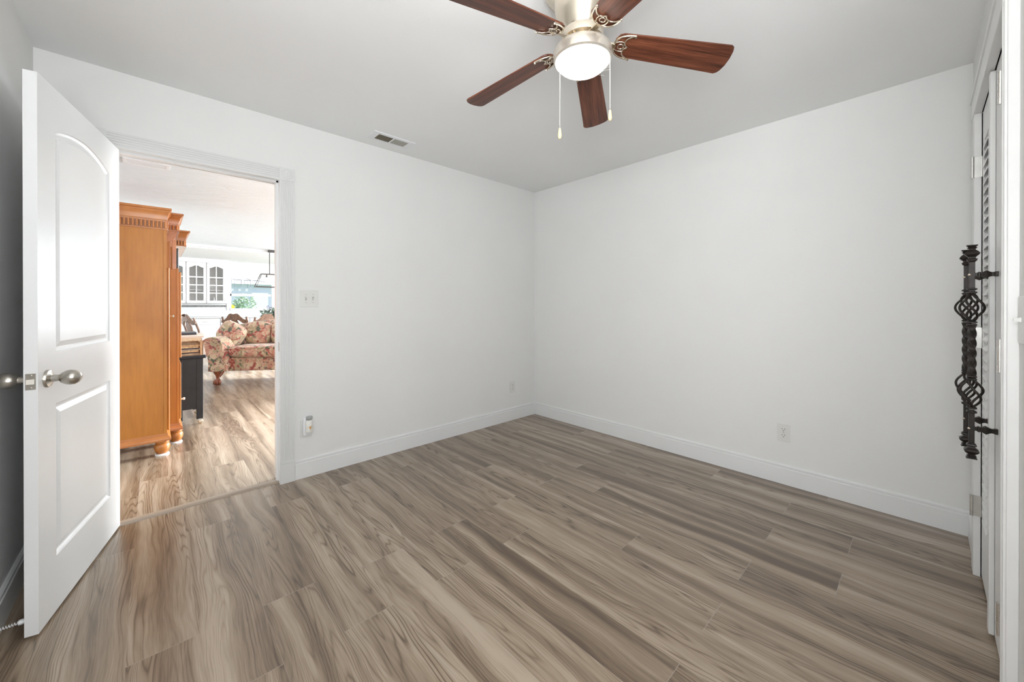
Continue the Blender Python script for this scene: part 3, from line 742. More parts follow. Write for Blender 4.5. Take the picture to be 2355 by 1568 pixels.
# kitchen window
fr = B().box(KX0-.05, KX0+.03, LY-.02, LY+.07, KZ0-.05, KZ1+.05).box(KX1-.03, KX1+.05, LY-.02, LY+.07, KZ0-.05, KZ1+.05).box(KX0+.03, KX1-.03, LY-.02, LY+.07, KZ1-.01, KZ1+.05).box(KX0+.03, KX1-.03, LY-.04, LY+.07, KZ0-.05, KZ0+.01)
fr.box(KX0, KX1, LY+.02, LY+.06, 1.47, 1.535).box(KX0+.03, KX0+.06, LY+.02, LY+.06, KZ0, KZ1)
wo = struct(fr, 'window_5', M_WHITE)
B().box(KX0+.03, KX1-.03, LY+.038, LY+.042, KZ0, KZ1).build('pane', M_KGLASS, wo)

# outside the kitchen window
OG = plain('lawn', (.18, .26, .10), .9, var=.3, scale=3)
struct(B().box(-2, 14, LY+T+.02, 24, -.35, -.12), 'ground', OG)
hm, nt, hb = nmat('blue_grey_siding'); mp = coords(nt, (1, 1, 7)); wv = N(nt, 'ShaderNodeTexWave', bands_direction='Z'); wv.inputs['Scale'].default_value = 1.0
nt.links.new(mp.outputs[0], wv.inputs[0]); r = ramp(nt, [(0, (.42, .46, .60)), (.9, (.58, .62, .76))]); nt.links.new(wv.outputs[0], r.inputs[0]); nt.links.new(r.outputs[0], hb.inputs[0])
nb = thing('neighbouring_house', (4.2, 20.0, -.12), 'pale blue grey house across the yard seen through the kitchen window', 'house')
B().box(1.6, 8.0, 19.5, 22, -.12, 2.15).build('wall', hm, nb)
B().prism([(19.2, 2.10), (20.75, 3.1), (22.3, 2.10)], 'x', 1.4, 8.3).build('roof', plain('grey_shingles', (.78, .79, .82), .8, var=.1, scale=9), nb)
B().box(3.05, 3.65, 19.44, 19.52, .9, 1.75).build('window', M_WHITE, nb)
def leafy(name, c, r, n, lm, parent, stem=None, seed=1, size=.05, flat=1.0):
    rd = random.Random(seed); b_ = B()
    for i in range(n):
        a, u = rd.random()*2*PI, rd.uniform(-1, 1); q = rd.random()**.4
        p = Vector((c[0]+r[0]*q*math.cos(a)*math.sqrt(1-u*u), c[1]+r[1]*q*math.sin(a)*math.sqrt(1-u*u), c[2]+r[2]*q*u))
        d = Vector((rd.uniform(-1, 1), rd.uniform(-1, 1), rd.uniform(-.6, .9)*flat)).normalized(); s_ = d.orthogonal().normalized(); l = size*rd.uniform(.6, 1.3)
        nrm = d.cross(s_)*(l*.12)
        b_.add([p, p+d*l*.5+s_*l*.26+nrm, p+d*l, p+d*l*.5-s_*l*.26+nrm], [(0, 1, 2), (0, 2, 3)])
    return b_.build(name, lm, parent)
M_LEAF = plain('green_leaf', (.12, .24, .09), .6, var=.4, scale=20)
sb = thing('garden_shrub', (2.35, 16.6, -.12), 'light green shrub behind the lower sash of the kitchen window', 'shrub')
leafy('foliage', (2.35, 16.6, .75), (.42, .4, .85), 900, plain('bright_leaf', (.22, .33, .20), .6, var=.3, scale=15), sb, size=.14)
B().tube([(2.35, 16.6, -.12), (2.33, 16.6, .3), (2.38, 16.6, .8)], .03, 8).build('trunk', M_CHAIRW, sb)
yf_ = thing('yellow_flower', (1.68, 13.62, 1.05), 'yellow flower head outside the lower left corner of the kitchen window', 'flower')
fb = B()
for i in range(14):
    a = 2*PI*i/14; d = Vector((math.cos(a), -.2, math.sin(a))); s_ = Vector((-math.sin(a), 0, math.cos(a))); p = Vector((1.66, 13.60, 1.16))
    fb.add([p, p+d*.045+s_*.014, p+d*.075, p+d*.045-s_*.014], [(0, 1, 2, 3)])
fb.lathe([(.022, 0), (.018, .012), (0, .018)], (1.66, 13.60, 1.16), (0, -1, 0), 14)
fb.build('petals', plain('yellow_petal', (.85, .68, .05), .6), yf_)
B().tube([(1.66, 13.60, 1.16), (1.67, 13.63, .6), (1.68, 13.62, -.12)], .006, 6).build('stem', M_LEAF, yf_)
wc = thing('wind_chime', (2.0, 14.2, 1.9), 'dark wind chime and hanging hooks outside the upper sash', 'wind chime')
MCH = plain('grey_metal_tubes', (.18, .18, .24), .5)
for i, (x, dz) in enumerate(((1.72, .10), (1.80, .20), (1.96, .16), (2.05, .12), (2.13, .22), (2.20, .18), (2.32, .14))):
    B().tube([(x, 14.2, 1.985), (x, 14.2, 1.98-.02*(i % 3)-dz)], .008, 6).build('chime_tube', MCH, wc)

B().tube([(1.60, 14.2, 2.05), (1.80, 14.2, 1.98), (2.4, 14.2, 1.97), (2.6, 14.2, 1.93)], .009, 6).tube([(1.95, 14.2, 2.10), (2.2, 14.2, 1.98)], .009, 6).tube([(1.60, 14.2, 2.05), (1.60, 14.2, -.12)], .009, 6).build('hanger_pole', M_SCREEN, wc)

# ------------------------------------------------------------------ wooden wall unit
wu = thing('wall_unit', (-.2, 4.5, 0), 'honey coloured wooden entertainment wall unit with stepped crown moulding and bun feet', 'wall unit')
def crown(b_, x0, x1, y0, y1, z0, z1, k):
    """flaring crown ring around +X and -Y sides: steps out from (x1,y0) by k"""
    h = z1-z0
    prof = [(0, 0), (.12, 0), (.14, .10), (.10, .12), (.10, .18), (.28, .42), (.40, .62), (.62, .74), (.66, .80), (.90, .84), (1.0, .86), (1.0, 1.0)]
    vs = []; fs = []; n = len(prof)
    for t, u in prof:
        o_ = k*t; z = z0+h*u
        vs += [(x0, y0-o_, z), (x1+o_, y0-o_, z), (x1+o_, y1+o_, z), (x0, y1+o_, z)]
    for i in range(n-1):
        for j in range(4): fs.append((i*4+j, i*4+(j+1) % 4, i*4+4+(j+1) % 4, i*4+4+j))
    fs += [(3, 2, 1, 0), (n*4-4, n*4-3, n*4-2, n*4-1)]
    b_.add(vs, fs)
def dentils(b_, x0, x1, y0, y1, z0, z1):
    n = int((x1-x0)/.0230)
    for i in range(n):
        x = x1-.0230*i; b_.lathe([(.0068, z0), (.0075, z0+.004), (.0075, z1-.004), (.0068, z1)], (x-.008, y0-.009, 0), (0, 0, 1), 8)
    n = int((y1-y0)/.0205)
    for i in range(n): b_.lathe([(.0068, z0), (.0075, z0+.004), (.0075, z1-.004), (.0068, z1)], (x1+.003, y0+.01+.0205*i, 0), (0, 0, 1), 8)
def bun_foot(x, y):
    f_ = B().lathe([(.030, .010), (.036, .018), (.046, .040), (.050, .062), (.048, .080), (.040, .090), (.036, .094), (.044, .098), (.046, .112), (.046, .120)], (x, y, 0), (0, 0, 1), 28).build('bun_foot', M_ORANGE2, wu, smooth=40)
    B().lathe([(.044, 0), (.044, .008), (.038, .012)], (x, y, 0), (0, 0, 1), 24).build('slider_pad', M_WHITE, f_)
XL = -.56
def cabinet(y0, y1, xf, ztop, zlow, name_side):
    b_ = B().box(XL, xf, y0, y1, .155, ztop); return b_
# near tower
B().box(XL, .058, 4.130, 4.40, .150, 1.800).build('side_panel', M_ORANGE, wu)
B().box(.0595, .079, 4.128, 4.150, .150, 1.800).box(.0595, .079, 4.38, 4.41, .150, 1.80).box(.0595, .0785, 4.15, 4.38, 1.50, 1.60).box(.0595, .0785, 4.15, 4.38, .150, .19).box(.058, .0595, 4.13, 4.41, .15, 1.80).build('front_frame', M_ORANGE, wu, bevel=.002)
B().box(.0595, .070, 4.15, 4.38, 1.60, 1.80).build('upper_panel', M_ORANGE, wu)
dn = B().box(.080, .096, 4.146, 4.392, .190, 1.498).build('cabinet_door', M_ORANGE, wu, bevel=.006, seg=3)
B().lathe([(.006, 0), (.006, .010), (.011, .016), (.013, .022), (.010, .028), (0, .030)], (.096, 4.20, 1.105), (1, 0, 0), 20).build('knob', M_NICKEL, dn, smooth=50)
cr = B(); crown(cr, XL, .079, 4.130, 4.40, 1.858, 1.966, .030); cr.box(XL, .086, 4.123, 4.40, 1.795, 1.806).box(XL, .079, 4.130, 4.40, 1.80, 1.862); dentils(cr, XL+.05, .079, 4.130, 4.40, 1.808, 1.860)
cr.build('cornice', M_ORANGE2, wu, smooth=30)
bs = B(); vs = []
def base_mould(b_, x0, x1, y0, y1):
    prof = [(0, .175), (.004, .170), (.006, .155), (.020, .140), (.024, .130), (.024, .118), (0, .118)]
    vs = []; fs = []; n = len(prof)
    for k_, z in prof: vs += [(x0, y0-k_, z), (x1+k_, y0-k_, z), (x1+k_, y1+k_, z), (x0, y1+k_, z)]
    for i in range(n-1):
        for j in range(4): fs.append((i*4+j, i*4+(j+1) % 4, i*4+4+(j+1) % 4, i*4+4+j))
    fs += [(0, 1, 2, 3), (n*4-1, n*4-2, n*4-3, n*4-4)]
    b_.add(vs, fs)
base_mould(bs, XL, .079, 4.130, 4.39); bs.build('base_moulding', M_ORANGE2, wu)
bun_foot(.050, 4.165); bun_foot(XL+.06, 4.165)
# middle section
B().box(XL, .146, 4.420, 4.440, .16, 1.505).box(XL, .146, 4.88, 4.90, .16, 1.505).box(XL, .146, 4.44, 4.88, 1.485, 1.505).box(XL, .100, 4.42, 4.436, 1.506, 1.84).box(XL, XL+.02, 4.42, 4.90, .16, 1.84).box(XL, .146, 4.44, 4.88, .16, .19).build('side_panel', M_ORANGE, wu)
B().box(.146, .163, 4.418, 4.46, .16, 1.515).box(.146, .163, 4.86, 4.90, .16, 1.515).box(.146, .162, 4.46, 4.86, .690, .720).box(.146, .162, 4.46, 4.86, 1.48, 1.515).build('front_frame', M_ORANGE, wu, bevel=.002)
B().box(.118, .146, 4.418, 4.45, 1.505, 1.76).box(.100, .110, 4.420, 4.436, 1.505, 1.76).build('post', M_ORANGE2, wu, bevel=.002)
av = []
ac = B(); pr = [(.100, 1.84), (.150, 1.84), (.150, 1.80)] + [(.146-.07*(1-math.cos(t*PI/2/8)), 1.80-.06*math.sin(t*PI/2/8)) for t in range(9)] + [(.060, 1.735), (.060, 1.84)]
ac.prism([(x, z) for x, z in pr], 'y', 4.418, 4.90); ac.build('arched_apron', M_ORANGE2, wu)
dm = B().box(.164, .180, 4.45, 4.87, .735, 1.485).build('cabinet_door', M_ORANGE, wu, bevel=.005, seg=3)
B().lathe([(.006, 0), (.006, .010), (.011, .016), (.013, .022), (.010, .028), (0, .030)], (.180, 4.52, 1.105), (1, 0, 0), 20).build('knob', plain('dark_bronze', (.08, .07, .06), .35, metal=.8), dm, smooth=50)
dl = B().box(.164, .178, 4.45, 4.87, .200, .690).build('cabinet_door', M_ORANGE, wu, bevel=.005, seg=3)
B().lathe([(.006, 0), (.006, .010), (.011, .016), (.013, .022), (.010, .028), (0, .030)], (.178, 4.52, .36), (1, 0, 0), 20).build('knob', M_WHITE, dl, smooth=50)
cr = B(); crown(cr, XL, .158, 4.416, 4.90, 1.882, 1.985, .036); cr.box(XL, .168, 4.408, 4.90, 1.832, 1.842).box(XL, .158, 4.418, 4.90, 1.84, 1.886); dentils(cr, .07, .158, 4.418, 4.90, 1.844, 1.884)
cr.build('cornice', M_ORANGE2, wu, smooth=30)
bs = B(); base_mould(bs, XL, .163, 4.42, 4.90); bs.build('base_moulding', M_ORANGE2, wu)
bun_foot(.142, 4.455)
# far section with its overhanging cornice
B().box(XL, .150, 5.36, 6.30, .16, 1.82).build('side_panel', M_ORANGE, wu)
cr = B(); crown(cr, XL, .245, 5.30, 6.45, 1.868, 1.976, .040); cr.box(XL, .256, 5.29, 6.46, 1.812, 1.824).box(XL, .245, 5.30, 6.45, 1.82, 1.872); dentils(cr, .12, .245, 5.30, 6.45, 1.826, 1.870)
co_ = cr.build('cornice', M_ORANGE2, wu, smooth=30)
B().box(XL, .250, 5.296, 6.455, 1.806, 1.812).build('soffit_glare', M_WHITE, wu)  # white underside puts the window glare on the wooden cornice into its colour
bun_foot(.12, 5.42)
tv = thing('television', (.16, 5.0, 1.50), 'thin black flat television edge in the middle bay of the wall unit', 'television')
B().box(.158, .180, 4.905, 5.30, 1.515, 1.745).build('screen_housing', M_SCREEN, tv, bevel=.008, seg=3)
B().box(.06, .20, 5.05, 5.15, 1.505, 1.516).build('stand', M_SCREEN, tv)
B().box(XL, .150, 4.90, 5.36, .16, 1.505).build('shelf_bridge', M_ORANGE, wu)

# ------------------------------------------------------------------ black cabinet on casters with crate and paper stack
bc = thing('side_cabinet', (.28, 5.2, 0), 'narrow black cabinet on casters beside the wooden wall unit', 'side cabinet')
bb = B().box(.182, .318, 4.982, 5.50, .158, .66); bb.build('body', M_BLACK, bc)
for x in (.195, .341):
    for y in (4.998, 5.48): B().box(x-.026 if x > .3 else x-.014, x+.026 if x > .3 else x+.014, y-.018, y+.018, .052, .662).build('leg', M_BLACK, bc, bevel=.003)
B().box(.172, .392, 4.965, 5.52, .662, .694).build('cabinet_top', plain('black_gloss_top', (.02, .022, .028), .16), bc, bevel=.008, seg=3)
B().box(.318, .330, 5.02, 5.47, .20, .63).build('drawer', M_BLACK, bc, bevel=.003)
for y in (4.998, 5.48):
    q = B().box(.332, .352, y-.012, y+.012, .030, .052).lathe([(.004, .02), (.004, .05)], (.345, y, 0), (0, 0, 1), 8).build('caster', M_NICKEL, bc)
    B().lathe([(.018, -.009), (.022, -.006), (.022, .006), (.018, .009)], (.348, y, .022), (0, 1, 0), 20).build('wheel', M_CHROME, q, smooth=40)
cr8 = thing('wooden_crate', (.28, 5.2, .694), 'low slatted wooden crate full of magazines on the black cabinet', 'crate')
w_ = B()
for z in (.700, .742, .782): w_.box(.180, .362, 5.42, 5.428, z, z+.026).box(.354, .362, 4.975, 5.428, z, z+.026)
w_.box(.180, .362, 4.975, 5.428, .6945, .700).box(.343, .363, 4.970, 4.990, .6945, .840).box(.343, .363, 5.41, 5.43, .6945, .840)
w_.build('slats', M_SEPIA, cr8)
cols = [(.42, .34, .25), (.06, .04, .04), (.55, .40, .24), (.35, .31, .25), (.05, .04, .06), (.50, .38, .22), (.46, .30, .17)]
names = ['tan', 'black', 'golden', 'grey', 'dark', 'straw', 'orange brown']
z = .7015
for i in range(7):
    hgt = [.014, .012, .016, .013, .012, .016, .016][i]
    o = B().box(.184, .340-.004*(i % 3), 4.986, 5.26+.02*(i % 2), z, z+hgt-.0015).build('magazine', plain('magazine_%s' % names[i].replace(' ', '_'), cols[i], .6, var=.35, scale=60), None, bevel=.001)
    tag(o, '%s magazine, number %s up inside the wooden crate' % (names[i], ['lowest', 'second', 'third', 'fourth', 'fifth', 'sixth', 'topmost'][i]), 'magazine', 'magazines in the crate')
    o['label'] = '%s magazine lying %s in the stack inside the wooden crate' % (names[i], ['lowest', 'second from the bottom', 'third from the bottom', 'in the middle', 'third from the top', 'second from the top', 'on top'][i])
    z += hgt
def patterned(name):
    m, nt, b_ = nmat(name); mp = coords(nt, (90, 90, 90)); n = N(nt, 'ShaderNodeTexVoronoi'); nt.links.new(mp.outputs[0], n.inputs['Vector'])
    r = ramp(nt, [(.1, (.05, .10, .12)), (.3, (.62, .55, .30)), (.55, (.55, .30, .18)), (.8, (.75, .72, .60))]); nt.links.new(n.outputs['Color'], r.inputs[0]); nt.links.new(r.outputs[0], b_.inputs['Base Color']); return m
pb = B().box(.176, .352, 4.968, 5.30, .842, .868).build('picture_book', patterned('patterned_cover'), None); tag(pb, 'book with patterned multicoloured spine lying across the crate', 'book')
pb2 = B().box(.178, .372, 4.972, 5.32, .869, .884).build('hardback_book', plain('pinkish_cover', (.66, .56, .50), .6), None); tag(pb2, 'pale pinkish book lying above the patterned book', 'book')
pb3 = B().box(.176, .378, 4.966, 5.33, .885, .900).build('white_binder', M_PAPER, None); tag(pb3, 'white binder under the dark laptop on the stack', 'binder')
lpx = B().box(.174, .318, 4.97, 5.22, .901, .908).box(.178, .316, 4.972, 5.22, .909, .925).build('laptop', plain('dark_blue_laptop', (.035, .035, .05), .3), None, bevel=.002); tag(lpx, 'dark closed laptop on top of the book stack', 'laptop')
pp = B().add([(.368, 4.99, .695), (.392, 4.985, .695), (.372, 4.99, .80), (.366, 5.2, .695), (.390, 5.2, .695), (.370, 5.2, .80)], [(0, 1, 2), (3, 5, 4), (0, 3, 4, 1), (1, 4, 5, 2), (0, 2, 5, 3)]).build('paper_stack', M_PAPER, None)
tag(pp, 'white papers leaning against the outside of the crate', 'papers')

# ------------------------------------------------------------------ floral sofa facing the bedroom
DEP = 5.68
SO = Vector((Fv.x, Fv.y, 0))*DEP + Vector((Rv.x, Rv.y, 0))*(-4.625); SO.z = 0
SM = Matrix(((Rv.x, Fv.x, 0, SO.x), (Rv.y, Fv.y, 0, SO.y), (0, 0, 1, 0), (0, 0, 0, 1)))
TH = math.radians(9)
SM = Matrix(((math.sin(YAW), math.cos(YAW), 0, SO.x), (-math.cos(YAW), math.sin(YAW), 0, SO.y), (0, 0, 1, 0), (0, 0, 0, 1))) @ Matrix.Rotation(TH, 4, 'Z')
sofa = thing('sofa', SO, 'floral tapestry sofa with rolled arms and carved claw feet', 'sofa', M=SM)
SL = 2.35
B().box(.16, SL-.16, .06, .86, .205, .41).build('seat_frame', M_FLORAL, sofa, world=False, bevel=.02, seg=3)
def arm(x0, sgn):
    pr = []
    for i in range(20):  # scroll
        a = math.radians(-50+i*13.5); pr.append((.165+.158*math.cos(a), .575+.150*math.sin(a)))
    pr = [(.375, .21), (.375, .50)] + pr[2:] + [(.10, .43), (.115, .30), (.105, .21)]
    return [(x0+sgn*px, pz) for px, pz in pr]
for x0, sg in ((0, 1), (SL, -1)):
    a_ = B().prism(arm(x0, sg), 'y', .0, .90).build('arm', M_FLORAL, sofa, world=False, bevel=.015, seg=3)
    ri = [(x0+sg*(.165+.150*math.cos(math.radians(t))), -.004, .575+.142*math.sin(math.radians(t))) for t in range(-60, 230, 12)]
    ri = [(x0+sg*.362, -.004, .24), (x0+sg*.362, -.004, .42)] + ri
    B().tube(ri, .008, 8).build('piping', M_FLORAL, a_, world=False)
bk = B(); vs = []; fs = []; n = 40
for i in range(n+1):
    x = .10+(SL-.2)*i/n; t = i/n; zt = .845+.11*min(1, 4*min(t, 1-t))**.6
    for y_, z_ in ((.62, .40), (.66, zt-.05), (.69, zt-.012), (.73, zt), (.78, zt-.012), (.82, zt-.06), (.90, .30)): vs.append((x, y_, z_))
for i in range(n):
    for j in range(6): fs.append((i*7+j, i*7+j+1, i*7+8+j, i*7+7+j))
fs += [tuple(range(7)), tuple(n*7+j for j in reversed(range(7)))]
bk.add(vs, fs).build('sofa_back', M_FLORAL, sofa, world=False, smooth=60)
cu = B().puff((.34+.83, .36, .495), (1.66, .74, .185), e=.22, nu=48).build('seat_cushion', M_FLORAL, sofa, world=False, smooth=60)
pi_ = B(); pts = [(.37, -.005, .555), (1.0, -.008, .562), (1.9, -.005, .557)]; pi_.tube(pts, .006, 6); pi_.build('piping', M_FLORAL, cu, world=False)
def claw(x, y, big=1.0):
    b_ = B()
    b_.lathe([(.062, .215), (.060, .200), (.050, .175), (.036, .150), (.026, .120), (.024, .095), (.030, .078), (.040, .062), (.044, .045), (.043, .030), (.036, .012), (.030, .0)], (x, y, 0), (0, 0, 1), 20)
    for k_ in range(4):
        a = -PI/2 + (k_-1.5)*.55
        b_.tube([(x+.026*math.cos(a), y+.026*math.sin(a), .085), (x+.046*math.cos(a), y+.046*math.sin(a), .055), (x+.050*math.cos(a), y+.050*math.sin(a), .025), (x+.044*math.cos(a), y+.044*math.sin(a), .004)], [.010, .012, .011, .006], 8)
    b_.build('claw_foot', M_CLAW, sofa, world=False, smooth=50)
claw(.20, .09); claw(SL-.20, .09)
for x, q in ((.10, -1), (SL-.10, 1)): B().tube([(x, .52, .24), (x+q*.07, .51, .10), (x+q*.14, .50, .0)], [.026, .020, .016], 8).build('rear_leg', M_CLAW, sofa, world=False, smooth=50)
def pillow(name, lx, ly, lz, size, rx, ry, rz, label, e=.5):
    Mx = SM @ Matrix.Translation((lx, ly, lz)) @ Matrix.Rotation(rz, 4, 'Z') @ Matrix.Rotation(rx, 4, 'X') @ Matrix.Rotation(ry, 4, 'Y')
    o = B().puff((0, 0, 0), size, e=e, nu=40, nv=20).build(name, M_FLORAL, None, smooth=70)
    o.matrix_world = Mx; tag(o, label, 'cushion', 'back cushions on the sofa')
pillow('sofa_cushion', .235, .40, .75, (.40, .20, .34), math.radians(-16), math.radians(28), math.radians(-12), 'tilted floral cushion leaning over the left sofa arm')
pillow('sofa_cushion', .60, .50, .75, (.37, .20, .36), math.radians(-10), math.radians(2), 0, 'upright floral back cushion next to the tilted one')
pillow('sofa_cushion', .97, .50, .755, (.37, .20, .36), math.radians(-10), math.radians(-2), 0, 'floral back cushion partly cut off by the right door jamb')

# ------------------------------------------------------------------ dining set behind the sofa
dt = thing('dining_table', (2.1, 10.2, 0), 'dark dining table hidden behind the floral sofa', 'dining table')
B().box(1.55, 2.65, 9.5, 11.1, .735, .765).build('tabletop', M_CHAIRW, dt, bevel=.008)
for x in (1.65, 2.55):
    for y in (9.6, 11.0): B().lathe([(.03, 0), (.035, .05), (.022, .12), (.04, .5), (.045, .735)], (x, y, 0), (0, 0, 1), 16).build('leg', M_CHAIRW, dt, smooth=50)
def dining_chair(loc, rz, label, h=1.02):
    t = thing('dining_chair', loc, label, 'chair', 'carved dining chairs', rz=rz)
    k_ = h/1.02
    B().puff((0, 0, .47), (.48, .46, .09), e=.3).build('seat', plain('chair_fabric', (.55, .42, .34), .8), t, world=False, smooth=60)
    for x in (-.20, .20):
        B().tube([(x, .20, .0), (x, .19, .45), (x*1.03, .25, .75*k_), (x*1.05, .33, .97*k_)], [.02, .024, .02, .018], 8).build('rear_leg', M_CHAIRW, t, world=False, smooth=60)
        B().tube([(x, -.19, .46), (x, -.22, .34), (x, -.18, .14), (x, -.21, 0)], [.03, .032, .018, .026], 8).build('front_leg', M_CHAIRW, t, world=False, smooth=60)
    cb = B(); n = 24; vs = []; fs = []
    for i in range(n+1):
        u = i/n; x = -.235+.47*u; zt = (.90+.12*math.sin(PI*u)**2.2+.025*math.sin(PI*u)+.02*math.cos(6*PI*u)*math.sin(PI*u))*k_; zb = zt-.04-.095*math.sin(PI*u)
        yy = .31+.03*math.sin(PI*u)
        for y_, z_ in ((yy-.013, zb), (yy-.016, (zb+zt)/2), (yy-.008, zt), (yy+.008, zt), (yy+.014, zb)): vs.append((x, y_+(z_-.9)*.25, z_))
    for i in range(n):
        for j in range(5): fs.append((i*5+j, i*5+(j+1) % 5, i*5+5+(j+1) % 5, i*5+5+j))
    fs += [tuple(range(5)), tuple(n*5+j for j in reversed(range(5)))]
    cb.add(vs, fs).build('crest_rail', M_CHAIRW, t, world=False, smooth=60)
    B().add([(-.06, .22, .50), (.06, .22, .50), (.085, .29, .80*k_), (.04, .33, .93*k_), (-.04, .33, .93*k_), (-.085, .29, .80*k_),
             (-.06, .235, .50), (.06, .235, .50), (.085, .305, .80*k_), (.04, .345, .93*k_), (-.04, .345, .93*k_), (-.085, .305, .80*k_)],
            [(0, 1, 2, 3, 4, 5), (11, 10, 9, 8, 7, 6)] + [(i, (i+1) % 6, 6+(i+1) % 6, 6+i) for i in range(6)]).build('splat', M_CHAIRW, t, world=False)
    return t
dining_chair((1.345, 9.65, 0), math.radians(150), 'carved wooden dining chair whose crest shows left above the sofa')
dining_chair((1.50, 9.05, 0), math.radians(200), 'dark carved dining chair nearest above the sofa back')
dining_chair((.76, 9.35, 0), math.radians(112), 'wooden dining chair seen side on behind the black cabinet')

fl = thing('flower_arrangement', (2.12, 10.1, .765), 'purple and green flower arrangement on the dining table', 'flower arrangement')
B().lathe([(.06, 0), (.09, .03), (.10, .09), (.07, .15), (.08, .18)], (2.12, 10.1, .765), (0, 0, 1), 24).build('vase', plain('grey_vase', (.35, .38, .35), .4), fl, smooth=60)
st = B(); rd = random.Random(5)
tips = []
for i in range(26):
    a = rd.uniform(0, 2*PI); rr = rd.uniform(.1, .38); zt = rd.uniform(.98, 1.38)-rr*.5
    p = (2.12+rr*math.cos(a)-.03, 10.1+rr*math.sin(a)*.6, zt); tips.append(p)
    st.tube([(2.12, 10.1, .93), ((2.12+p[0])/2, (10.1+p[1])/2, (.93+zt)/2+.06), p], .004, 5)
st.build('stems', M_LEAF, fl)
leafy('leaves', (2.10, 10.1, 1.00), (.34, .22, .14), 260, plain('grey_green_leaf', (.16, .22, .17), .6, var=.4, scale=20), fl, size=.10, seed=3)
pu = B()
for p in tips:
    for j in range(7):
        d = Vector((rd.uniform(-1, 1), rd.uniform(-1, 1), rd.uniform(-.3, 1))).normalized(); s_ = d.orthogonal().normalized(); c_ = Vector(p)+d*rd.uniform(0, .02)
        pu.add([c_, c_+d*.02+s_*.012, c_+d*.035, c_+d*.02-s_*.012], [(0, 1, 2, 3)])
pu.build('blossoms', plain('purple_petal', (.26, .18, .34), .6, var=.4, scale=30), fl)

lamp = thing('pendant_light', (2.1, 10.0, H), 'linear open frame pendant with glass shades over the dining table', 'pendant light')
Lx0, Lx1, Ly = 1.640, 2.80, 10.0
MB = plain('dark_bronze_frame', (.10, .09, .085), .4, metal=.6)
B().box(1.88, 2.50, Ly-.05, Ly+.05, H-.030, H-.002).box(1.88, 2.50, Ly-.05, Ly+.05, H-.052, H-.030).build('canopy', MB, lamp)
for x in (1.905, 2.48): B().tube([(x, Ly, H-.05), (x, Ly, 1.895)], .009, 8).build('rod', MB, lamp)
fb = B()
for y_ in (-1, 1):
    t0, t1 = Ly+y_*.07, Ly+y_*.13
    fb.tube([(1.745, t0, 1.895), (2.68, t0, 1.895)], .008, 6).tube([(1.640, t1, 1.610), (2.80, t1, 1.610)], .008, 6)
    fb.tube([(1.745, t0, 1.895), (1.640, t1, 1.610)], .008, 6).tube([(2.68, t0, 1.895), (2.80, t1, 1.610)], .008, 6)
for a, c_, z_ in ((1.745, .07, 1.895), (1.640, .13, 1.610), (2.68, .07, 1.895), (2.80, .13, 1.610)): fb.tube([(a, Ly-c_, z_), (a, Ly+c_, z_)], .008, 6)
fb.tube([(1.745, Ly, 1.895), (2.68, Ly, 1.895)], .008, 6)
fb.build('frame', MB, lamp)
for x in (1.85, 2.06, 2.27, 2.48):
    so = B().lathe([(.012, 1.892), (.012, 1.86), (.018, 1.855), (.018, 1.825), (.014, 1.82)], (x, Ly, 0), (0, 0, 1), 14).build('lamp_socket', MB, lamp, smooth=40)
    B().lathe([(.014, 1.818), (.022, 1.80), (.034, 1.77), (.036, 1.745), (.028, 1.722), (0, 1.712)], (x, Ly, 0), (0, 0, 1), 18).build('bulb', M_BULB, so, smooth=60)

# ------------------------------------------------------------------ kitchen cabinets
def upper_cabinet(x0, x1, label, glassware=False):
    z0, z1, yf, yb = 1.262, 2.335, 13.02, LY
    t = thing('kitchen_cabinet', ((x0+x1)/2, 13.2, z0), label, 'cabinet', 'white glass door wall cabinets')
    B().box(x0, x0+.018, yf, yb, z0, z1).box(x1-.018, x1, yf, yb, z0, z1).box(x0, x1, yf, yb, z0, z0+.018).box(x0, x1, yf, yb, z1-.018, z1).box(x0, x1, yb-.012, yb, z0, z1).build('carcass', plain('cabinet_interior', (.80, .79, .77), .6), t)
    [B().box(x0+.018, x1-.018, yf+.03, yb-.012, z, z+.016).build('shelf', M_WHITE, t) for z in (1.60, 1.93)]
    # arched glass door
    d0, d1, e0, e1 = x0+.006, x1-.006, z0+.006, z1-.006; yd0, yd1 = 13.0, 13.019; sw_ = .058
    fr = B().box(d0, d0+sw_, yd0, yd1, e0, e1).box(d1-sw_, d1, yd0, yd1, e0, e1).box(d0+sw_, d1-sw_, yd0, yd1, e0, e0+.062)
    g0, g1 = d0+sw_, d1-sw_; top = []
    for i in range(13):
        u = i/12; top.append((g0+(g1-g0)*u, 2.195+.055*(.5-.5*math.cos(2*PI*u))))
    fr.prism([(g0, e1), (g1, e1)] + [(x, z) for x, z in reversed(top)], 'y', yd0, yd1)
    do = fr.build('cabinet_door', M_WHITE, t, bevel=.002)
    mu = B().box((g0+g1)/2-.011, (g0+g1)/2+.011, yd0+.002, yd1-.002, e0+.06, 2.25)
    for z in (1.532, 1.74, 1.95): mu.box(g0, g1, yd0+.003, yd1-.003, z-.014, z+.014)
    mu.build('muntins', M_WHITE, do)
    B().box(g0, g1, 13.011, 13.013, e0+.06, 2.26).build('glass_pane', M_CGLASS, do)
    B().tube([(d1-.020, 12.975, 1.30), (d1-.020, 12.972, 1.35), (d1-.020, 12.975, 1.40)], .004, 6).tube([(d1-.020, 13.0, 1.305), (d1-.020, 12.975, 1.305)], .003, 6).tube([(d1-.020, 13.0, 1.395), (d1-.020, 12.975, 1.395)], .003, 6).build('handle', M_NICKEL, do)
    return t
upper_cabinet(.205, .618, 'white glass door wall cabinet half hidden by the wooden wall unit')
upper_cabinet(.620, 1.034, 'middle white wall cabinet with arched glass door')
upper_cabinet(1.036, 1.450, 'white glass door wall cabinet closest to the kitchen window')
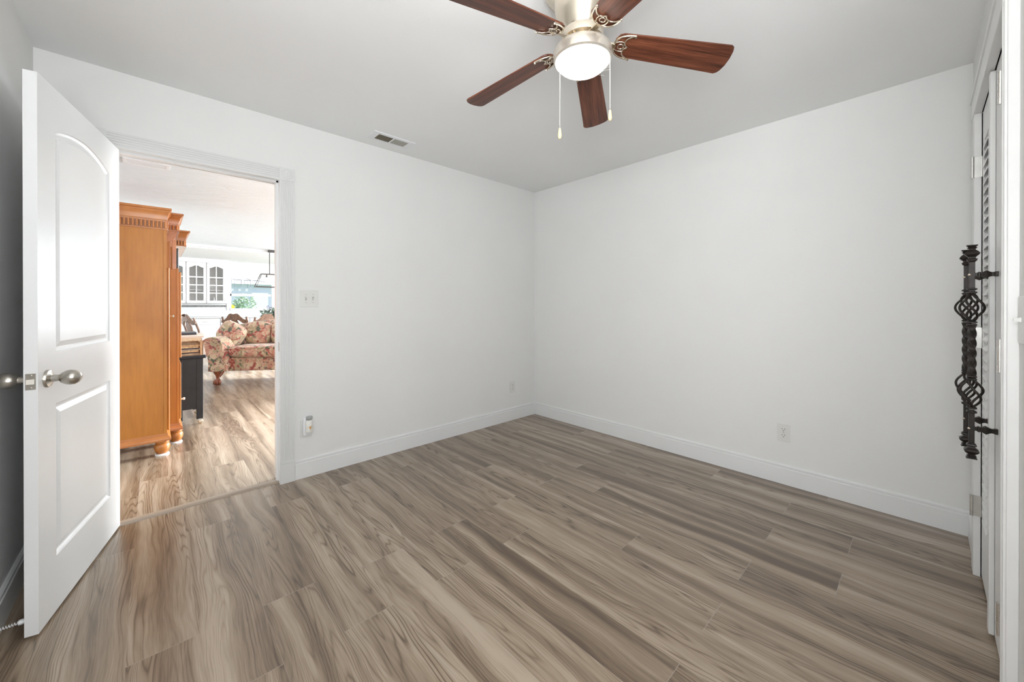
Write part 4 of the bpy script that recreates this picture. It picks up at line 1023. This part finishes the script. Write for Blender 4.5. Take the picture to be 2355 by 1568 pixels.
vz = B().lathe([(.0, .0), (.04, .002), (.045, .05), (.02, .09), (.012, .13), (.016, .15)], (1.20, 13.12, 1.281), (0, 0, 1), 18).build('white_vase', M_WHITE, None, smooth=60)
tag(vz, 'small white vase standing inside the wall cabinet closest to the window', 'vase')
struct(B().box(.20, 1.50, 12.99, LY, 2.335, 2.44).box(.20, 1.51, 12.975, LY, 2.38, 2.44).box(1.452, 1.50, 13.02, LY, 1.262, 2.335), 'trim_6', M_WHITE)
bt = B()
for i in range(30): bt.box(.20+.043*i, .20+.043*i+.032, LY-.006, LY-.001, 1.165, 1.200)
bt.box(.20, 1.49, LY-.004, LY-.0005, 1.155, 1.21)
tl, nt, hb = nmat('mosaic_border'); mp = coords(nt, (23, 1, 40)); n = N(nt, 'ShaderNodeTexVoronoi'); nt.links.new(mp.outputs[0], n.inputs['Vector']); r = ramp(nt, [(.2, (.06, .06, .06)), (.7, (.30, .29, .28)), (.95, (.7, .7, .7))]); nt.links.new(n.outputs['Color'], r.inputs[0]); nt.links.new(r.outputs[0], hb.inputs['Base Color'])
struct(bt, 'trim_7', tl)
def base_cabinet(x0, x1, label):
    yf = 12.74; t = thing('base_cabinet', ((x0+x1)/2, 13.0, 0), label, 'cabinet', 'white base cabinets')
    B().box(x0, x1, yf+.02, LY-.002, .10, .862).box(x0, x1, yf+.08, LY-.002, 0, .10).build('carcass', M_WHITE, t)
    d_ = B().box(x0+.008, x1-.008, yf, yf+.019, .70, .845).build('drawer', M_WHITE, t, bevel=.003)
    B().box((x0+x1)/2-.05, (x0+x1)/2+.05, yf-.025, yf-.018, .768, .776).box((x0+x1)/2-.048, (x0+x1)/2-.042, yf-.02, yf, .768, .776).box((x0+x1)/2+.042, (x0+x1)/2+.048, yf-.02, yf, .768, .776).build('handle', M_NICKEL, d_)
    e_ = B().box(x0+.008, x0+.075, yf, yf+.019, .12, .69).box(x1-.075, x1-.008, yf, yf+.019, .12, .69).box(x0+.075, x1-.075, yf, yf+.019, .62, .69).box(x0+.075, x1-.075, yf, yf+.019, .12, .19).box(x0+.075, x1-.075, yf+.008, yf+.019, .19, .62).build('cabinet_door', M_WHITE, t, bevel=.003)
for x0, x1, l in ((-.40, .215, 'white base cabinet mostly hidden behind the wall unit'), (.22, .655, 'white base cabinet just right of the wall unit'), (.66, 1.30, 'white base cabinet behind the tilted dining chair'), (1.305, 1.95, 'white base cabinet below the left part of the kitchen window'), (1.955, 2.75, 'white base cabinet hidden behind the flower arrangement')):
    base_cabinet(x0, x1, l)
wt = B().box(-.40, 2.76, 12.70, LY, .865, .905).build('countertop', plain('pale_countertop', (.62, .62, .62), .3), None, bevel=.006); tag(wt, 'pale grey kitchen countertop along the far wall', 'countertop')
v2 = thing('ceiling_vent', (-.04, 4.66, H), 'white ceiling register in the living room just past the doorway', 'vent')
B().box(-.19, .11, 4.58, 4.605, H-.007, H).box(-.19, .11, 4.725, 4.75, H-.007, H).box(-.19, -.165, 4.60, 4.73, H-.007, H).box(.085, .11, 4.60, 4.73, H-.007, H).build('frame', M_WHITE, v2)
s = B()
for i in range(10): s.box(-.165, .085, 4.608+.012*i, 4.611+.012*i+.004, H-.006, H-.001)
s.build('grille', M_WHITE, v2)
